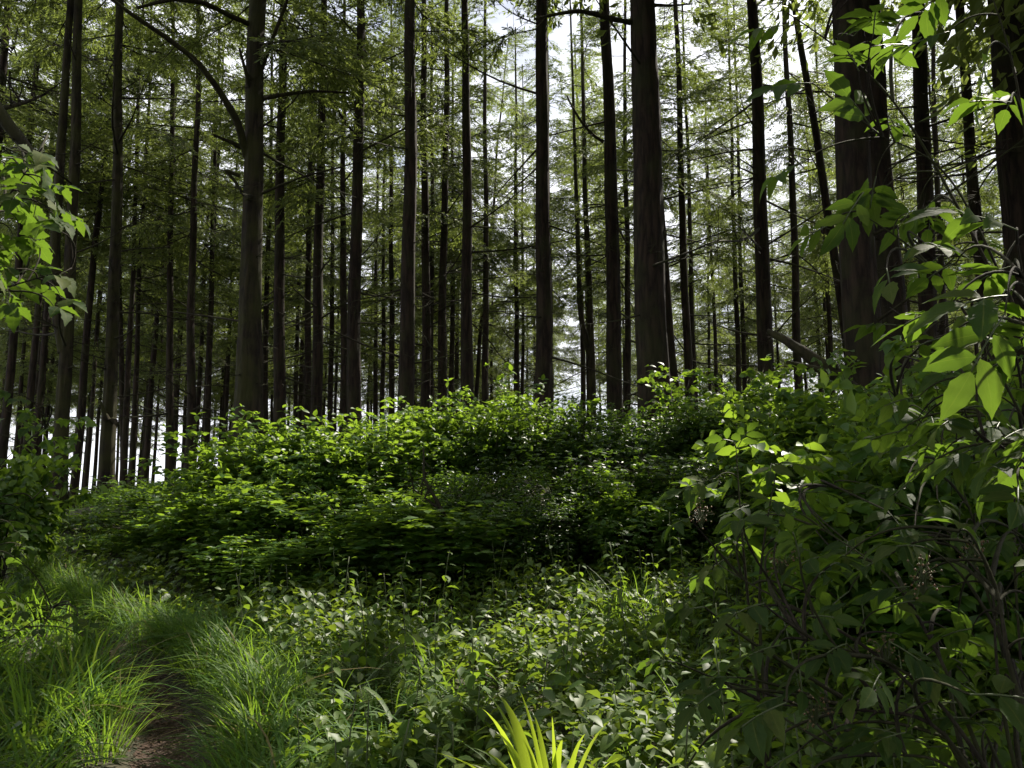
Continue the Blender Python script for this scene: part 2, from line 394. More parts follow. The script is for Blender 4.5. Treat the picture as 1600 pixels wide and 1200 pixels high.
# ------------------------------------------------------------------ branch meshes
def bough_geo(L, dens=1.0, coarse=False):
    """A living conifer bough along +X: drooping stem, side twigs in a flat fan, sprays of needles."""
    g = Geo()
    t = np.linspace(0, 1, 9)
    droop = rng.uniform(.05, .22); lift = rng.uniform(.0, .16)
    P = np.stack([L * t, 0.08 * L * np.sin(t * rng.uniform(2, 5) + rng.uniform(0, 6)) * t, L * (-droop * t + lift * t ** 2.2 * 1.6)], 1)
    g.add(*tube(P, 0.022 * L / 3 * (1.05 - t) + 0.004, 4), m=1)
    PA, AA, NA, SC = [], [], [], []
    nb = int(15 * dens * L / 3) + 5
    for k in range(nb * 2):
        u = rng.uniform(.16, 1.0) ** 0.85
        s = 1 if k % 2 else -1
        base = np.array([np.interp(u, t, P[:, j]) for j in range(3)])
        bl = L * (0.10 + 0.36 * math.sin(math.pi * min(1, (1.06 - u) * 0.85 + .08)) * rng.uniform(.6, 1.15))
        ang = s * rng.uniform(.65, 1.2)
        d = np.array([math.cos(ang), math.sin(ang), rng.uniform(-.45, .12)])
        d /= np.linalg.norm(d)
        q = np.linspace(0, 1, 4)[:, None]
        BPt = base + d * bl * q + np.array([0, 0, -0.22 * bl]) * q ** 2
        if not coarse: g.add(*tube(BPt, 0.006 * (1.2 - q[:, 0]), 3, cap=False), m=1)
        nt = max(5, int(bl / (0.11 if coarse else 0.042) * dens))
        uu = np.sort(rng.uniform(.12, 1, nt))[:, None]
        pp = base + d * bl * uu + np.array([0, 0, -0.22 * bl]) * uu ** 2
        sd = np.where(np.arange(nt) % 2, 1, -1)[:, None]
        perp = nrm(np.cross(d, [0, 0, 1]))
        a = nrm(d + sd * perp * rng.uniform(.4, 1.1, (nt, 1)) + rng.normal(0, .25, (nt, 3)) + np.array([0, 0, -.18]))
        PA.append(pp); AA.append(a); NA.append(nrm(np.array([0, 0, 1.0]) + rng.normal(0, .45, (nt, 3))))
        ln = rng.uniform(.08, .19, nt) * (1.55 if coarse else 1)
        SC.append(np.stack([ln * rng.uniform(.17, .30, nt) * (1.75 if coarse else 1), ln, ln], 1))
    scatter(g, NEEDLE, np.concatenate(PA), np.concatenate(AA), np.concatenate(NA), np.concatenate(SC), 0, None)
    return g

def dead_geo(L, mossy=False):
    """A bare dead limb along +X with a few broken twigs."""
    g = Geo(); t = np.linspace(0, 1, 8)
    bend = rng.uniform(-.12, .22)
    P = np.stack([L * t, .06 * L * np.sin(t * rng.uniform(2, 6) + rng.uniform(0, 6)) * t, L * (bend * t ** 1.6 - rng.uniform(.0, .18) * t)], 1)
    g.add(*tube(P, 0.020 * (L / 2) ** .6 * (1.08 - t) + .003, 5, .08))
    for k in range(rng.integers(5, 11)):
        u = rng.uniform(.2, .98); b = np.array([np.interp(u, t, P[:, j]) for j in range(3)])
        d = nrm(np.array([rng.uniform(.3, 1), rng.choice([-1, 1]) * rng.uniform(.3, 1), rng.uniform(-.5, .5)]))
        l_ = L * rng.uniform(.10, .34); q = np.linspace(0, 1, 4)[:, None]
        TP = b + d * l_ * q + np.array([0, 0, rng.uniform(-.2, .25) * l_]) * q ** 2 + rng.normal(0, .012, (4, 3)) * q
        g.add(*tube(TP, .006 * (1.15 - q[:, 0]) + .0015, 3, cap=False))
    return g

BOUGH = [(L, bough_geo(L, 1.0).mesh('bough', [M_needle, M_twig], False)) for L in (1.8, 2.3, 2.8, 3.2, 3.6, 4.0)]
BOUGH_G = [(L, bough_geo(L, .75, True)) for L in (1.8, 2.4, 3.0, 3.6)]
DEAD = [(L, dead_geo(L).mesh('dead_limb', [M_twig])) for L in (.8, 1.1, 1.4, 1.7, 2.0, 2.4, 2.8, 3.2)]

def rotm(yaw, pitch, roll=0.0):
    return Matrix.Rotation(yaw, 4, 'Z') @ Matrix.Rotation(-pitch, 4, 'Y') @ Matrix.Rotation(roll, 4, 'X')

def crown_geo(H, hb, rmax, dens, tip=True):
    """A whole crown in one piece for far trees: whorls of boughs of their own."""
    g = Geo(); pool = [bough_geo(L, dens) for L in (1.2, 1.8, 2.4, 3.0)]; Ls = [1.2, 1.8, 2.4, 3.0]
    z = hb
    while z < H - .3:
        f = (z - hb) / (H - hb)
        want = rmax * (1 - f) ** .75 * (0.55 + 0.45 * min(1, f * 5)) + .25
        for k in range(rng.integers(2, 6)):
            Lw = want * rng.uniform(.65, 1.15)
            j = int(np.argmin([abs(Lw - q) for q in Ls]))
            M = Matrix.Translation((0, 0, z + rng.uniform(-.2, .2))) @ rotm(rng.uniform(0, 6.28), R(-12 + 42 * f ** 1.5 + rng.uniform(-10, 10)), rng.uniform(-.4, .4)) @ Matrix.Scale(Lw / Ls[j], 4)
            g.merge(pool[j], M)
        z += rng.uniform(.42, .72)
    return g

def trunk_geo(H, r0, top=(0, 0), sides=12, rings=20, furrow=0.03, flare=0.35, bulge=(), wig=0.03, tpow=1.05):
    g = Geo()
    z = np.concatenate([[-.5, -.2, 0, .15, .35, .7], np.linspace(1.2, H, rings)])
    f = np.clip(z / H, 0, 1)
    r = r0 * (1 - .78 * f ** tpow) * (1 + flare * np.exp(-np.clip(z, 0, None) / .45))
    for zb, amp, wd in bulge: r = r * (1 + amp * np.exp(-((z - zb) / wd) ** 2))
    ph = rng.uniform(0, 6, 4)
    cx = top[0] * f + wig * (np.sin(z * .55 + ph[0]) - math.sin(ph[0])) + wig * .5 * np.sin(z * 1.3 + ph[1])
    cy = top[1] * f + wig * (np.sin(z * .5 + ph[2]) - math.sin(ph[2]))
    P = np.stack([cx, cy, z], 1)
    V, F = tube(P, r, sides, 0)
    n = len(z)
    a = np.linspace(0, 2 * np.pi, sides, endpoint=False)
    body = V[:n * sides].reshape(n, sides, 3)
    off = 1 + furrow * (np.sin(a[None] * 7 + .8 * np.sin(z[:, None] * .9) + ph[0]) + .7 * np.sin(a[None] * 11 + .5 * z[:, None] + ph[1])) + furrow * .8 * rng.standard_normal((n, sides))
    off = off + .10 * np.exp(-np.clip(z, 0, None) / .4)[:, None] * np.sin(a[None] * 5 + ph[3])
    body[:] = P[:, None] + (body - P[:, None]) * off[..., None]
    g.add(V, F)
    return g, P, r

def trunk_at(P, z):
    return np.array([np.interp(z, P[:, 2], P[:, 0]), np.interp(z, P[:, 2], P[:, 1]), z])

def top_crown(root, base, P, z0, H, hb, rmax, step=.62, per=4):
    """The crown above the lower boughs in one piece, with the gaps that let the sun through to the clearing."""
    g = Geo(); z = z0
    while z < H - .3:
        f = (z - hb) / (H - hb); want = rmax * (1 - f) ** .6 + .4
        for k in range(per):
            Lw = want * rng.uniform(.7, 1.15); j = int(np.argmin([abs(Lw - q[0]) for q in BOUGH_G])); L, bg = BOUGH_G[j]
            M = Matrix.Translation(trunk_at(P, z + rng.uniform(-.3, .3))) @ rotm(rng.uniform(0, 6.28), R(-10 + 40 * f ** 1.5 + rng.uniform(-10, 10)), rng.uniform(-.4, .4)) @ Matrix.Scale(Lw / L, 4)
            g.merge(bg, M)
        z += step * rng.uniform(.8, 1.2)
    V = np.concatenate(g.V); F = np.concatenate(g.F); C = V[F].mean(1) + base
    keep = ~in_beam(C, 0.0)
    g.F = [F[keep]]; g.M = [np.concatenate(g.M)[keep]]; g.V = [V]; g.Rn = [np.concatenate(g.Rn)]; g.UV = [np.concatenate(g.UV)]
    link('crown', g.mesh('crown', [M_needle, M_twig], False), root)

NB = [0, 0]
def clothe(root, P, r, base, H, hb, dead_from, ndead, rmax=3.4, step=0.85, per=3, deadscale=1.0, boughs=True, ztop=None):
    """Dead limbs on the bare stem, then whorls of living boughs, each its own part; gaps where the sun comes through."""
    for k in range(ndead):
        z = rng.uniform(dead_from, hb + 1.5); c = trunk_at(P, z)
        L, me = DEAD[rng.integers(len(DEAD))]
        yaw = rng.uniform(0, 6.28); rr = np.interp(z, P[:, 2], r) * .8
        M = Matrix.Translation((c[0] + rr * math.cos(yaw), c[1] + rr * math.sin(yaw), z)) @ rotm(yaw, R(rng.uniform(-22, 30)), rng.uniform(-1, 1)) @ Matrix.Scale(deadscale * rng.uniform(.7, 1.1), 4)
        if in_beam(np.array([list(M @ Vector((L * q, 0, 0))) for q in (.3, .6, .9)]) + base, 0.05).any(): continue
        link('dead_limb', me, root, M=M)
    for k in range(9 if base[1] < 21 else 0):            # snapped stubs low on the stem
        z = rng.uniform(1.0, 6.5); c = trunk_at(P, z); L, me = DEAD[rng.integers(3)]; yaw = rng.uniform(0, 6.28); rr = np.interp(z, P[:, 2], r) * .8
        M = Matrix.Translation((c[0] + rr * math.cos(yaw), c[1] + rr * math.sin(yaw), z)) @ rotm(yaw, R(rng.uniform(-25, 35))) @ Matrix.Diagonal((rng.uniform(.12, .4), .8, .8, 1))
        link('branch_stub', me, root, M=M)
    if not boughs: return
    z = hb
    while z < (H - .4 if ztop is None else ztop):
        f = (z - hb) / (H - hb)
        want = rmax * (1 - f) ** .7 * (.6 + .4 * min(1, f * 5)) + .5
        for k in range(per):
            if ztop is not None and rng.random() < .62: continue
            Lw = want * rng.uniform(.7, 1.15); zz = z + rng.uniform(-.35, .35); yaw = rng.uniform(0, 6.28)
            j = int(np.argmin([abs(Lw - q[0]) for q in BOUGH])); L, me = BOUGH[j]
            c = trunk_at(P, zz)
            pitch = R(-10 + 40 * f ** 1.5 + rng.uniform(-10, 10))
            M = Matrix.Translation(c) @ rotm(yaw, pitch, rng.uniform(-.4, .4)) @ Matrix.Scale(Lw / L, 4)
            pts = np.array([list(M @ Vector((L * q, s * L * .22 * (q > .3), -.05 * L))) for q in (.25, .5, .75, 1.) for s in (-1, 0, 1)]) + base
            if in_beam(pts, 0.30).any():
                NB[1] += 1; continue
            NB[0] += 1
            link('bough', me, root, M=M)
        z += step * rng.uniform(.8, 1.2)

# ------------------------------------------------------------------ the trees one can tell apart
# phrase, label, base px, base py, upper px, upper py, width px low down, distance, kind
TREES = [
 ('the forked trunk', 'dark conifer whose trunk forks into two limbs above the grassy slope', 92, 790, 106, 440, 25, 17, 'fork'),
 ('the trunk with the pale stub', 'leaning conifer with a pale mossy branch stub low on its trunk', 166, 785, 183, 150, 25, 18, 'stub'),
 ('the thin trunk behind the stub', 'thin dark conifer rising just behind the leaning trunk with the stub', 192, 745, 186, 300, 11, 30, ''),
 ('the slanting slim trunk', 'slim conifer slanting away beside the straight trunk at the clearing gap', 205, 740, 219, 430, 11, 29, ''),
 ('the short dark trunk', 'slim dark conifer crossing a slanting slim trunk in the open wood', 194, 745, 206, 440, 12, 27, ''),
 ('the hair-thin trunk', 'hair-thin conifer against bright sky between slim trunks', 241, 725, 255, 480, 6, 46, ''),
 ('the tapering slim trunk', 'tall slim conifer tapering evenly against a white sky gap', 264, 720, 270, 84, 15, 26, ''),
 ('the bowed trunk', 'tall conifer with a gently bowed trunk beside the white sky gap', 296, 715, 310, 95, 18, 24, 'bow'),
 ('the slender even trunk', 'slender conifer standing apart before the mossy thick trunk', 322, 700, 338, 162, 13, 30, ''),
 ('the mossy thick trunk', 'mossy thick-based conifer with long curving limbs over the lit bramble', 384, 680, 404, 0, 39, 15.5, 'mossy'),
 ('the thin trunk beside the mossy one', 'thin conifer close behind the mossy thick-based trunk', 413, 677, 424, 210, 11, 33, ''),
 ('the stout trunk past the mossy one', 'medium dark conifer next along from the mossy thick-based trunk', 435, 680, 440, 236, 21, 21, ''),
 ('the slim trunk above the bramble', 'slim conifer rising over the sunlit bramble crest', 479, 665, 486, 108, 13, 29, ''),
 ('the straight trunk above the bramble', 'straight dark conifer rising over the end of the sunlit bramble', 494, 680, 506, 0, 20, 22, ''),
 ('the rim-lit thin trunk', 'thin rim-lit conifer beside the straight trunk above the bramble', 517, 680, 522, 120, 10, 34, ''),
 ('the brown trunk', 'brownish conifer half hidden behind a dark straight trunk', 535, 662, 536, 180, 14, 27, ''),
 ('the dark ramrod trunk', 'dark ramrod-straight conifer with a sharp side limb near its top', 554, 645, 565, 0, 24, 20, ''),
 ('the first of the thin pair', 'thin conifer, nearer the ramrod trunk of a close thin pair', 585, 640, 589, 260, 9, 40, ''),
 ('the second of the thin pair', 'thin conifer, farther from the ramrod trunk of a close thin pair', 597, 640, 600, 280, 9, 38, ''),
 ('the thin trunk with a bright edge', 'thin conifer with a bright edge next to a broad dark trunk', 611, 640, 611, 0, 11, 34, ''),
 ('the broad dark trunk', 'broad dark conifer standing in the middle of the trunk row', 635, 632, 641, 0, 27, 18.5, ''),
 ('the trunk of the close couple', 'medium conifer standing in front of a close couple of trunks', 665, 642, 661, 0, 17, 25, ''),
 ('the trunk behind the couple', 'thinner conifer standing behind in a close couple of trunks', 675, 640, 676, 0, 11, 32, ''),
 ('the furrow-lit trunk', 'medium dark conifer overlapping a thin one with a bright seam between', 691, 655, 700, 0, 16, 25, ''),
 ('the overlapped thin trunk', 'thin conifer overlapped by a medium dark trunk and lit at its edge', 707, 650, 709, 0, 10, 33, ''),
 ('the trunk below the black knot', 'dark conifer thick at its foot and slim at the canopy', 732, 642, 727, 0, 21, 21, ''),
 ('the slim trunk with fine twigs', 'slim conifer with fine bare twigs before yellow-green foliage', 760, 622, 759, 130, 12, 30, ''),
 ('the curved sapling trunk', 'curved young conifer trunk leaning across the yellow-green foliage', 744, 620, 786, 150, 8, 40, 'bow'),
 ('the slim lone trunk', 'slim lone conifer in the bright gap past the curved young trunk', 806, 640, 805, 200, 10, 36, ''),
 ('the twin thin trunk', 'thinner conifer close beside the slim lone trunk in the gap', 817, 632, 817, 420, 7, 44, ''),
 ('the tall clean trunk', 'tall clean conifer trunk thickening at its foot before open sky', 847, 612, 847, 0, 28, 18, ''),
 ('the trunk behind the clean one', 'thin conifer nearly hidden behind the tall clean trunk', 861, 618, 856, 160, 9, 36, ''),
 ('the low forked trunk', 'small conifer forking low into two thin stems against white sky', 925, 650, 918, 420, 13, 30, 'fork'),
 ('the trunk with the hooked limb', 'dark conifer with a hooked bare limb beside the broad furrowed trunk', 963, 655, 945, 0, 26, 19, 'hook'),
 ('the thin trunk before the broad one', 'thin conifer squeezed between the hooked-limb trunk and the broad furrowed one', 981, 622, 975, 0, 12, 30, ''),
 ('the broad furrowed trunk', 'broadest dark furrowed conifer trunk standing behind the shaded thicket', 1024, 640, 1003, 0, 53, 13.5, 'big'),
 ('the leaning companion trunk', 'dark conifer leaning from behind the broad furrowed trunk', 1056, 612, 1030, 270, 15, 25, ''),
 ('the front of the leafy pair', 'dark conifer in a touching pair above the thicket beyond the broad trunk', 1076, 592, 1064, 240, 15, 25, ''),
 ('the back of the leafy pair', 'thinner conifer behind in a touching pair beyond the broad trunk', 1086, 592, 1075, 240, 10, 31, ''),
 ('the pole-thin trunk', 'pole-thin conifer alone against white sky above the thicket', 1109, 582, 1104, 300, 6, 46, ''),
 ('the wand-thin trunk', 'wand-thin conifer, thinnest above the crest of the shaded thicket', 1120, 575, 1115, 480, 4, 60, ''),
 ('the near trunk of the split pair', 'slim conifer in a split pair with a bright slit between them', 1152, 555, 1143, 243, 10, 34, ''),
 ('the far trunk of the split pair', 'slim conifer leaning onto its neighbour across a bright slit', 1161, 555, 1153, 260, 9, 35, ''),
 ('the stout twiggy trunk', 'stout dark conifer bristling with long bare twigs above the thicket', 1200, 572, 1175, 0, 27, 18.5, 'twiggy'),
 ('the plain trunk above the log', 'plain dark conifer standing over the fallen log', 1249, 592, 1233, 180, 15, 25, ''),
 ('the thin trunk behind the log', 'thin conifer standing behind the upper end of the fallen log', 1299, 592, 1289, 380, 9, 36, ''),
 ('the great double trunk', 'great broad conifer trunk behind hanging elder leaves and the fallen log', 1353, 585, 1325, 0, 60, 11.5, 'big'),
 ('the pressed second trunk', 'broad conifer trunk pressed against the great broad one', 1402, 575, 1362, 0, 44, 12.4, 'big'),
 ('the slanting side stem', 'conifer stem slanting out from the foot of the great broad trunk', 1328, 560, 1283, 270, 17, 21, ''),
 ('the pale brown trunk', 'paler brown conifer trunk glimpsed between elder leaves', 1452, 560, 1432, 0, 29, 16, ''),
 ('the trunk behind the pale brown one', 'thin conifer close behind the paler brown trunk', 1472, 560, 1462, 240, 12, 27, ''),
 ('the leaf-hidden trunk', 'dark conifer trunk mostly hidden by elder leaves', 1545, 540, 1500, 0, 22, 18, ''),
 ('the corner trunk', 'massive dark conifer trunk behind the highest elder leaves', 1610, 540, 1570, 0, 66, 12.6, 'big'),
]
SPOTS = []
def big_limb(root, pts_px, Y, r0, r1, base, name='limb', m=M_mossy, sides=7):
    pts = np.array([at(a, b, Y + c) for a, b, c in pts_px]) - base
    tt = np.linspace(0, 1, len(pts)); t = np.linspace(0, 1, 6 * len(pts))
    # smooth through the given points
    P = np.stack([np.interp(t, tt, pts[:, j]) for j in range(3)], 1)
    for _ in range(4): P[1:-1] = (P[:-2] + 2 * P[1:-1] + P[2:]) / 4
    g = Geo(); g.add(*tube(P, r0 + (r1 - r0) * t, sides, .07))
    for k in range(len(pts) * 2):
        u = rng.uniform(.15, 1); b = np.array([np.interp(u, t, P[:, j]) for j in range(3)])
        d = nrm(rng.normal(0, 1, 3) * np.array([1, .6, .8])); l_ = rng.uniform(.2, .8); q = np.linspace(0, 1, 4)[:, None]
        g.add(*tube(b + d * l_ * q + np.array([0, 0, rng.uniform(-.3, .1) * l_]) * q ** 2, .008 * (1.2 - q[:, 0]), 3, cap=False))
    return link(name, g.mesh(name, [m]), root)

for phrase, label, bx, by, tx, ty, w, Y, sort in TREES:
    b0 = at(bx, by, Y); t0 = at(tx, ty, Y)
    slope = (t0[0] - b0[0]) / (t0[2] - b0[2])
    gz = float(ground_z(b0[0], Y))
    gx = b0[0] - slope * (b0[2] - gz); gz = float(ground_z(gx, Y))
    base = np.array([gx, Y, gz])
    D = w * Y / FPX
    H = {'big': 29}.get(sort, 22 + 4 * rng.random()) + (1.5 if D > .4 else 0)
    near = Y < 21
    root = thing('conifer_tree', label, 'tree', base)
    g, P, r = trunk_geo(H, D / 2, (slope * H, 0), 28 if near else 12, 70 if near else 26, .035 if near else .02, .25 if near else .2,
                        {'mossy': ((1.2, .35, .9), (2.9, .14, .5))}.get(sort, ()), .05 if sort == 'bow' else .025, .62 if bx < 330 else 1.0)
    link('trunk', g.mesh('trunk', [M_mossy if sort in ('mossy', 'stub', 'fork') else M_bark]), root)
    SPOTS.append((gx, Y, bx, phrase))
    if sort == 'fork':
        zf = 3.3 if Y < 20 else 4.6
        c = trunk_at(P, zf); h2 = H * .7; s = np.linspace(0, 1, 22)
        Q = np.stack([c[0] - .05 - .34 * np.minimum(1, s * 8) ** .7 - .3 * s, c[1] + 0 * s, zf + h2 * s], 1)
        g2 = Geo(); g2.add(*tube(Q, D * .36 * (1 - .75 * s), 10, .04)); link('second_stem', g2.mesh('second_stem', [M_mossy]), root)
    hb = 8.0 + 2.5 * rng.random() + (1.5 if near else -1.5 if Y > 30 else 0)
    if gx > -2.5 and Y < 25: hb = max(hb, .6 * Y - gz)
    nd = {'twiggy': 34, 'mossy': 14}.get(sort, 20 if Y < 30 else 12)
    clothe(root, P, r, base, H, hb, 2.6, nd, 3.4 if D > .45 else 2.6, 1.0 if Y < 20 else 1.1, 3, 1.25 if sort == 'twiggy' else 1.0, ztop=(2.0 + .664 * (Y + 3.6) - gz) if (gx > -2.5 and Y < 25) else None)
    if gx > -2.5 and Y < 25: top_crown(root, base, P, max(hb, 2.0 + .664 * (Y + 3.6) - gz), H, hb, 4.0 if D > .45 else 3.4)
    if sort == 'mossy':
        big_limb(root, [(386, 245, 0), (372, 190, -.3), (345, 145, -.6), (310, 97, -.9), (262, 60, -1.2), (205, 22, -1.5), (150, -20, -1.8)], Y, .085, .03, base)
        big_limb(root, [(382, 232, 0), (360, 222, -.2), (332, 210, -.5)], Y, .06, .02, base)
        big_limb(root, [(396, 158, 0), (386, 120, -.2), (374, 75, -.4)], Y, .055, .025, base)
        big_limb(root, [(408, 108, 0), (420, 75, -.2), (436, 35, -.4), (452, -10, -.6)], Y, .055, .03, base)
        big_limb(root, [(395, 40, 0), (360, 25, -.4), (320, 4, -.9), (270, -2, -1.4), (215, 12, -2)], Y, .06, .03, base)
        big_limb(root, [(410, 155, 0), (440, 148, .3), (490, 142, .6), (545, 145, .9)], Y, .05, .02, base)
        big_limb(root, [(375, 275, 0), (350, 265, -.1), (365, 280, 0), (378, 300, 0)], Y, .04, .03, base)
    if sort == 'stub':
        sg = Geo(); c = trunk_at(P, at(166, 650, Y)[2] - gz)
        s = np.linspace(0, 1, 8)
        Q = np.stack([c[0] + .30 * s + .02, c[1] - .22 * s, c[2] - .15 + .25 * s - .35 * s ** 2], 1)
        sg.add(*tube(Q, .10 - .07 * s, 8, .1))
        Q = np.stack([c[0] + .02 - .12 * s, c[1] - .14 - .1 * s, c[2] - .1 + .42 * s], 1)
        sg.add(*tube(Q, .085 - .07 * s, 8, .1))
        link('branch_stub', sg.mesh('branch_stub', [M_mossy]), root)
    if sort == 'hook':
        big_limb(root, [(943, 222, 0), (925, 210, -.1), (908, 190, -.2), (893, 165, -.3), (886, 150, -.3)], Y, .045, .02, base)
        big_limb(root, [(940, 20, 0), (905, 18, -.3), (868, 22, -.6)], Y, .045, .02, base)
        big_limb(root, [(950, 340, 0), (965, 355, -.2), (978, 378, -.3)], Y, .045, .02, base)
    if phrase == 'the dark ramrod trunk':
        big_limb(root, [(551, 205, 0), (540, 192, -.1), (528, 172, -.2), (520, 150, -.3)], Y, .04, .015, base)
        big_limb(root, [(556, 100, 0), (535, 86, -.3), (505, 70, -.7), (470, 66, -1.)], Y, .04, .015, base)
    if phrase == 'the broad furrowed trunk':
        big_limb(root, [(985, 35, 0), (950, 28, -.3), (905, 16, -.6), (860, 24, -1.), (835, 30, -1.2)], Y, .05, .02, base)
        big_limb(root, [(1020, 8, 0), (1050, 9, -.2), (1082, 6, -.3)], Y, .035, .01, base)

# ------------------------------------------------------------------ trees farther in the wood: trunk and crown, many alike
CROWNS = []
for k, (H, hb, rm) in enumerate([(24, 9.5, 2.9), (26, 12, 3.2), (22, 8.0, 2.7), (25, 10.5, 3.0), (20, 5.0, 2.8), (23, 8.5, 3.2)]):
    CROWNS.append((H, hb, crown_geo(H, hb, rm, .80).mesh('crown', [M_needle, M_twig], False)))
FTRUNK = [(tr[0].mesh('trunk', [M_bark]), tr[1], tr[2]) for tr in (trunk_geo(24, .15, (rng.uniform(-.5, .5), 0), 8, 14, .02, .2) for _ in range(6))]
bound = sorted((s[2], s[3]) for s in SPOTS if s[1] < 22)
placed = [(s[0], s[1]) for s in SPOTS]
far = []
tries = 0
while len(far) < 185 and tries < 60000:
    tries += 1
    Y = 27 + 65 * rng.random() ** .8; x = rng.uniform(-.72, .72) * Y
    if min((x - a) ** 2 + (Y - b) ** 2 for a, b in placed) < (2.5 if Y < 50 else 2.7) ** 2: continue
    px0, _ = pix((x, Y, 1.6))
    if Y < 38 and min(abs(px0 - s[2]) for s in SPOTS) < 9: continue
    if abs(px0 - 235) < 10 or abs(px0 - 890) < 16: continue
    axis_ = np.stack([np.full(9, x), np.full(9, Y), np.linspace(6, 25, 9)], 1)
    if Y < 52 and in_beam(axis_, 2.6).any(): continue
    placed.append((x, Y)); far.append((x, Y, px0))
tries = 0                                        # the wood is closer-set on the low side of the slope
while len(far) < 225 and tries < 30000:
    tries += 1
    Y = rng.uniform(32, 95); x = rng.uniform(-.70, -.24) * Y
    if min((x - a) ** 2 + (Y - b) ** 2 for a, b in placed) < 2.1 ** 2: continue
    if in_beam(np.stack([np.full(9, x), np.full(9, Y), np.linspace(6, 25, 9)], 1), 2.6).any() and Y < 52: continue
    placed.append((x, Y)); far.append((x, Y, pix((x, Y, 1.6))[0]))
for px0, Y in ((12, 25), (64, 28.5), (128, 27), (-30, 22)):
    x = float(at(px0, 600, Y)[0]); far.append((x, Y, px0))
far.sort(key=lambda q: q[2])
ORD = ('first', 'second', 'third', 'fourth', 'fifth', 'sixth', 'seventh', 'eighth', 'ninth', 'tenth') + tuple('%dth' % q for q in range(11, 60))
count = {}
for x, Y, px0 in far:
    lo = [b for b in bound if b[0] <= px0]
    ph = lo[-1][1] if lo else 'the forest side'
    n_ = count[ph] = count.get(ph, -1) + 1
    lab = ('%s distant slim conifer in the gap just past %s' if lo else '%s distant slim conifer before the forked trunk, counted from %s') % (ORD[n_], ph)
    edge = Y > 58
    j = rng.integers(6) if not edge else rng.choice([2, 4, 2, 5, 0])
    H, hb, me = CROWNS[j]
    sc = rng.uniform(.85, 1.15)
    root = thing('slim_conifer', lab, 'tree', (x, Y, float(ground_z(x, Y))), 'distant conifers in the wood', rng.uniform(0, 6.28))
    tm, P, r = FTRUNK[rng.integers(6)]
    link('trunk', tm, root, M=Matrix.Diagonal((sc, sc, sc * H / 24, 1)))
    link('crown', me, root, M=Matrix.Rotation(rng.uniform(0, 6.28), 4, 'Z') @ Matrix.Scale(sc, 4))
    if False:
        for k in range(7):
            z = rng.uniform(2.5, hb + 1); L, dm = DEAD[rng.integers(len(DEAD))]; c = trunk_at(P, z)
            link('dead_limb', dm, root, M=Matrix.Translation((c[0], c[1], z)) @ rotm(rng.uniform(0, 6.28), R(rng.uniform(-20, 25))))
# the wood goes on unseen: trees added beside and behind the viewer for shade
SIDE = ((10.2, 8.0), (13.5, 12.0), (8.6, 4.2), (15.5, 16.0), (15.5, 9.0), (12.5, 4.5), (19, 20.0))
REAR = ((-9.5, 5.5), (-12, 9), (-7.5, 1.5), (-14, 4), (-3.5, -3), (2.5, -4), (7, -1.5), (-6.5, -6), (0, -8.5), (6, -8), (11, -5), (-11.5, -2), (-12, -9), (-3, -13), (5, -14), (13, -11), (15.5, -1), (-17, -3))
for k, (x, y) in enumerate(SIDE + REAR):
    H, hb, me = CROWNS[(0, 1, 3, 5)[k % 4]]
    tm, P, r = FTRUNK[k % 6]
    base = np.array([x, y, float(ground_z(x, y))])
    root = thing('conifer_tree', 'tall unseen conifer added beside the clearing to shade it', 'tree', base, 'added shade conifers round the clearing')
    link('trunk', tm, root, M=Matrix.Diagonal((1.5, 1.5, H / 24 + .02, 1)))
    if k < len(SIDE): top_crown(root, base, P * np.array([1, 1, H / 24]), 8.5, H, 8.5, 4.2, .62, 4)
    else: link('crown', me, root, M=Matrix.Diagonal((1.4, 1.4, 1, 1)))
print('boughs kept, cut for sun:', NB, 'far', len(far))
# ------------------------------------------------------------------ leaf shapes
LEAF_S = leaf_tpl(3, .30, .25, .25)                          # small thicket leaf
LEAF_M = leaf_tpl(5, .27, .25, .35, .05)                     # nettle leaf in a joined mesh
def leaf_mesh(name, mat, k, W, rows=9, arch=(.05, .5), serr=.07):
    out = []
    for i in range(k):
        g = Geo(); V, F, UV = leaf_tpl(rows, W * rng.uniform(.85, 1.15), rng.uniform(.05, .4), rng.uniform(*arch), serr, rng.uniform(.36, .48), rng.uniform(0, .10))
        V = V.copy(); V[:, 0] += rng.uniform(-.10, .10) * V[:, 1] ** 2           # bent sideways
        tw = rng.uniform(-.5, .5) * V[:, 1]; x, z = V[:, 0].copy(), V[:, 2].copy()
        V[:, 2] = z + x * np.sin(tw)
        g.add(V, F, 0, .5, UV); out.append(g.mesh(name, [mat]))
    return out
ELDER_LEAF = leaf_mesh('leaf', M_elder, 7, .20)
NETTLE_LEAF = leaf_mesh('leaf', M_nettle_near, 6, .27, serr=.10)
BROAD_LEAF = leaf_mesh('leaf', M_elder, 6, .36, 10, (.1, .6), .12)

def orient(A, N):
    A = Vector(A).normalized(); X = A.cross(Vector(N)).normalized(); Z = X.cross(A)
    return Matrix(((X.x, A.x, Z.x, 0), (X.y, A.y, Z.y, 0), (X.z, A.z, Z.z, 0), (0, 0, 0, 1)))

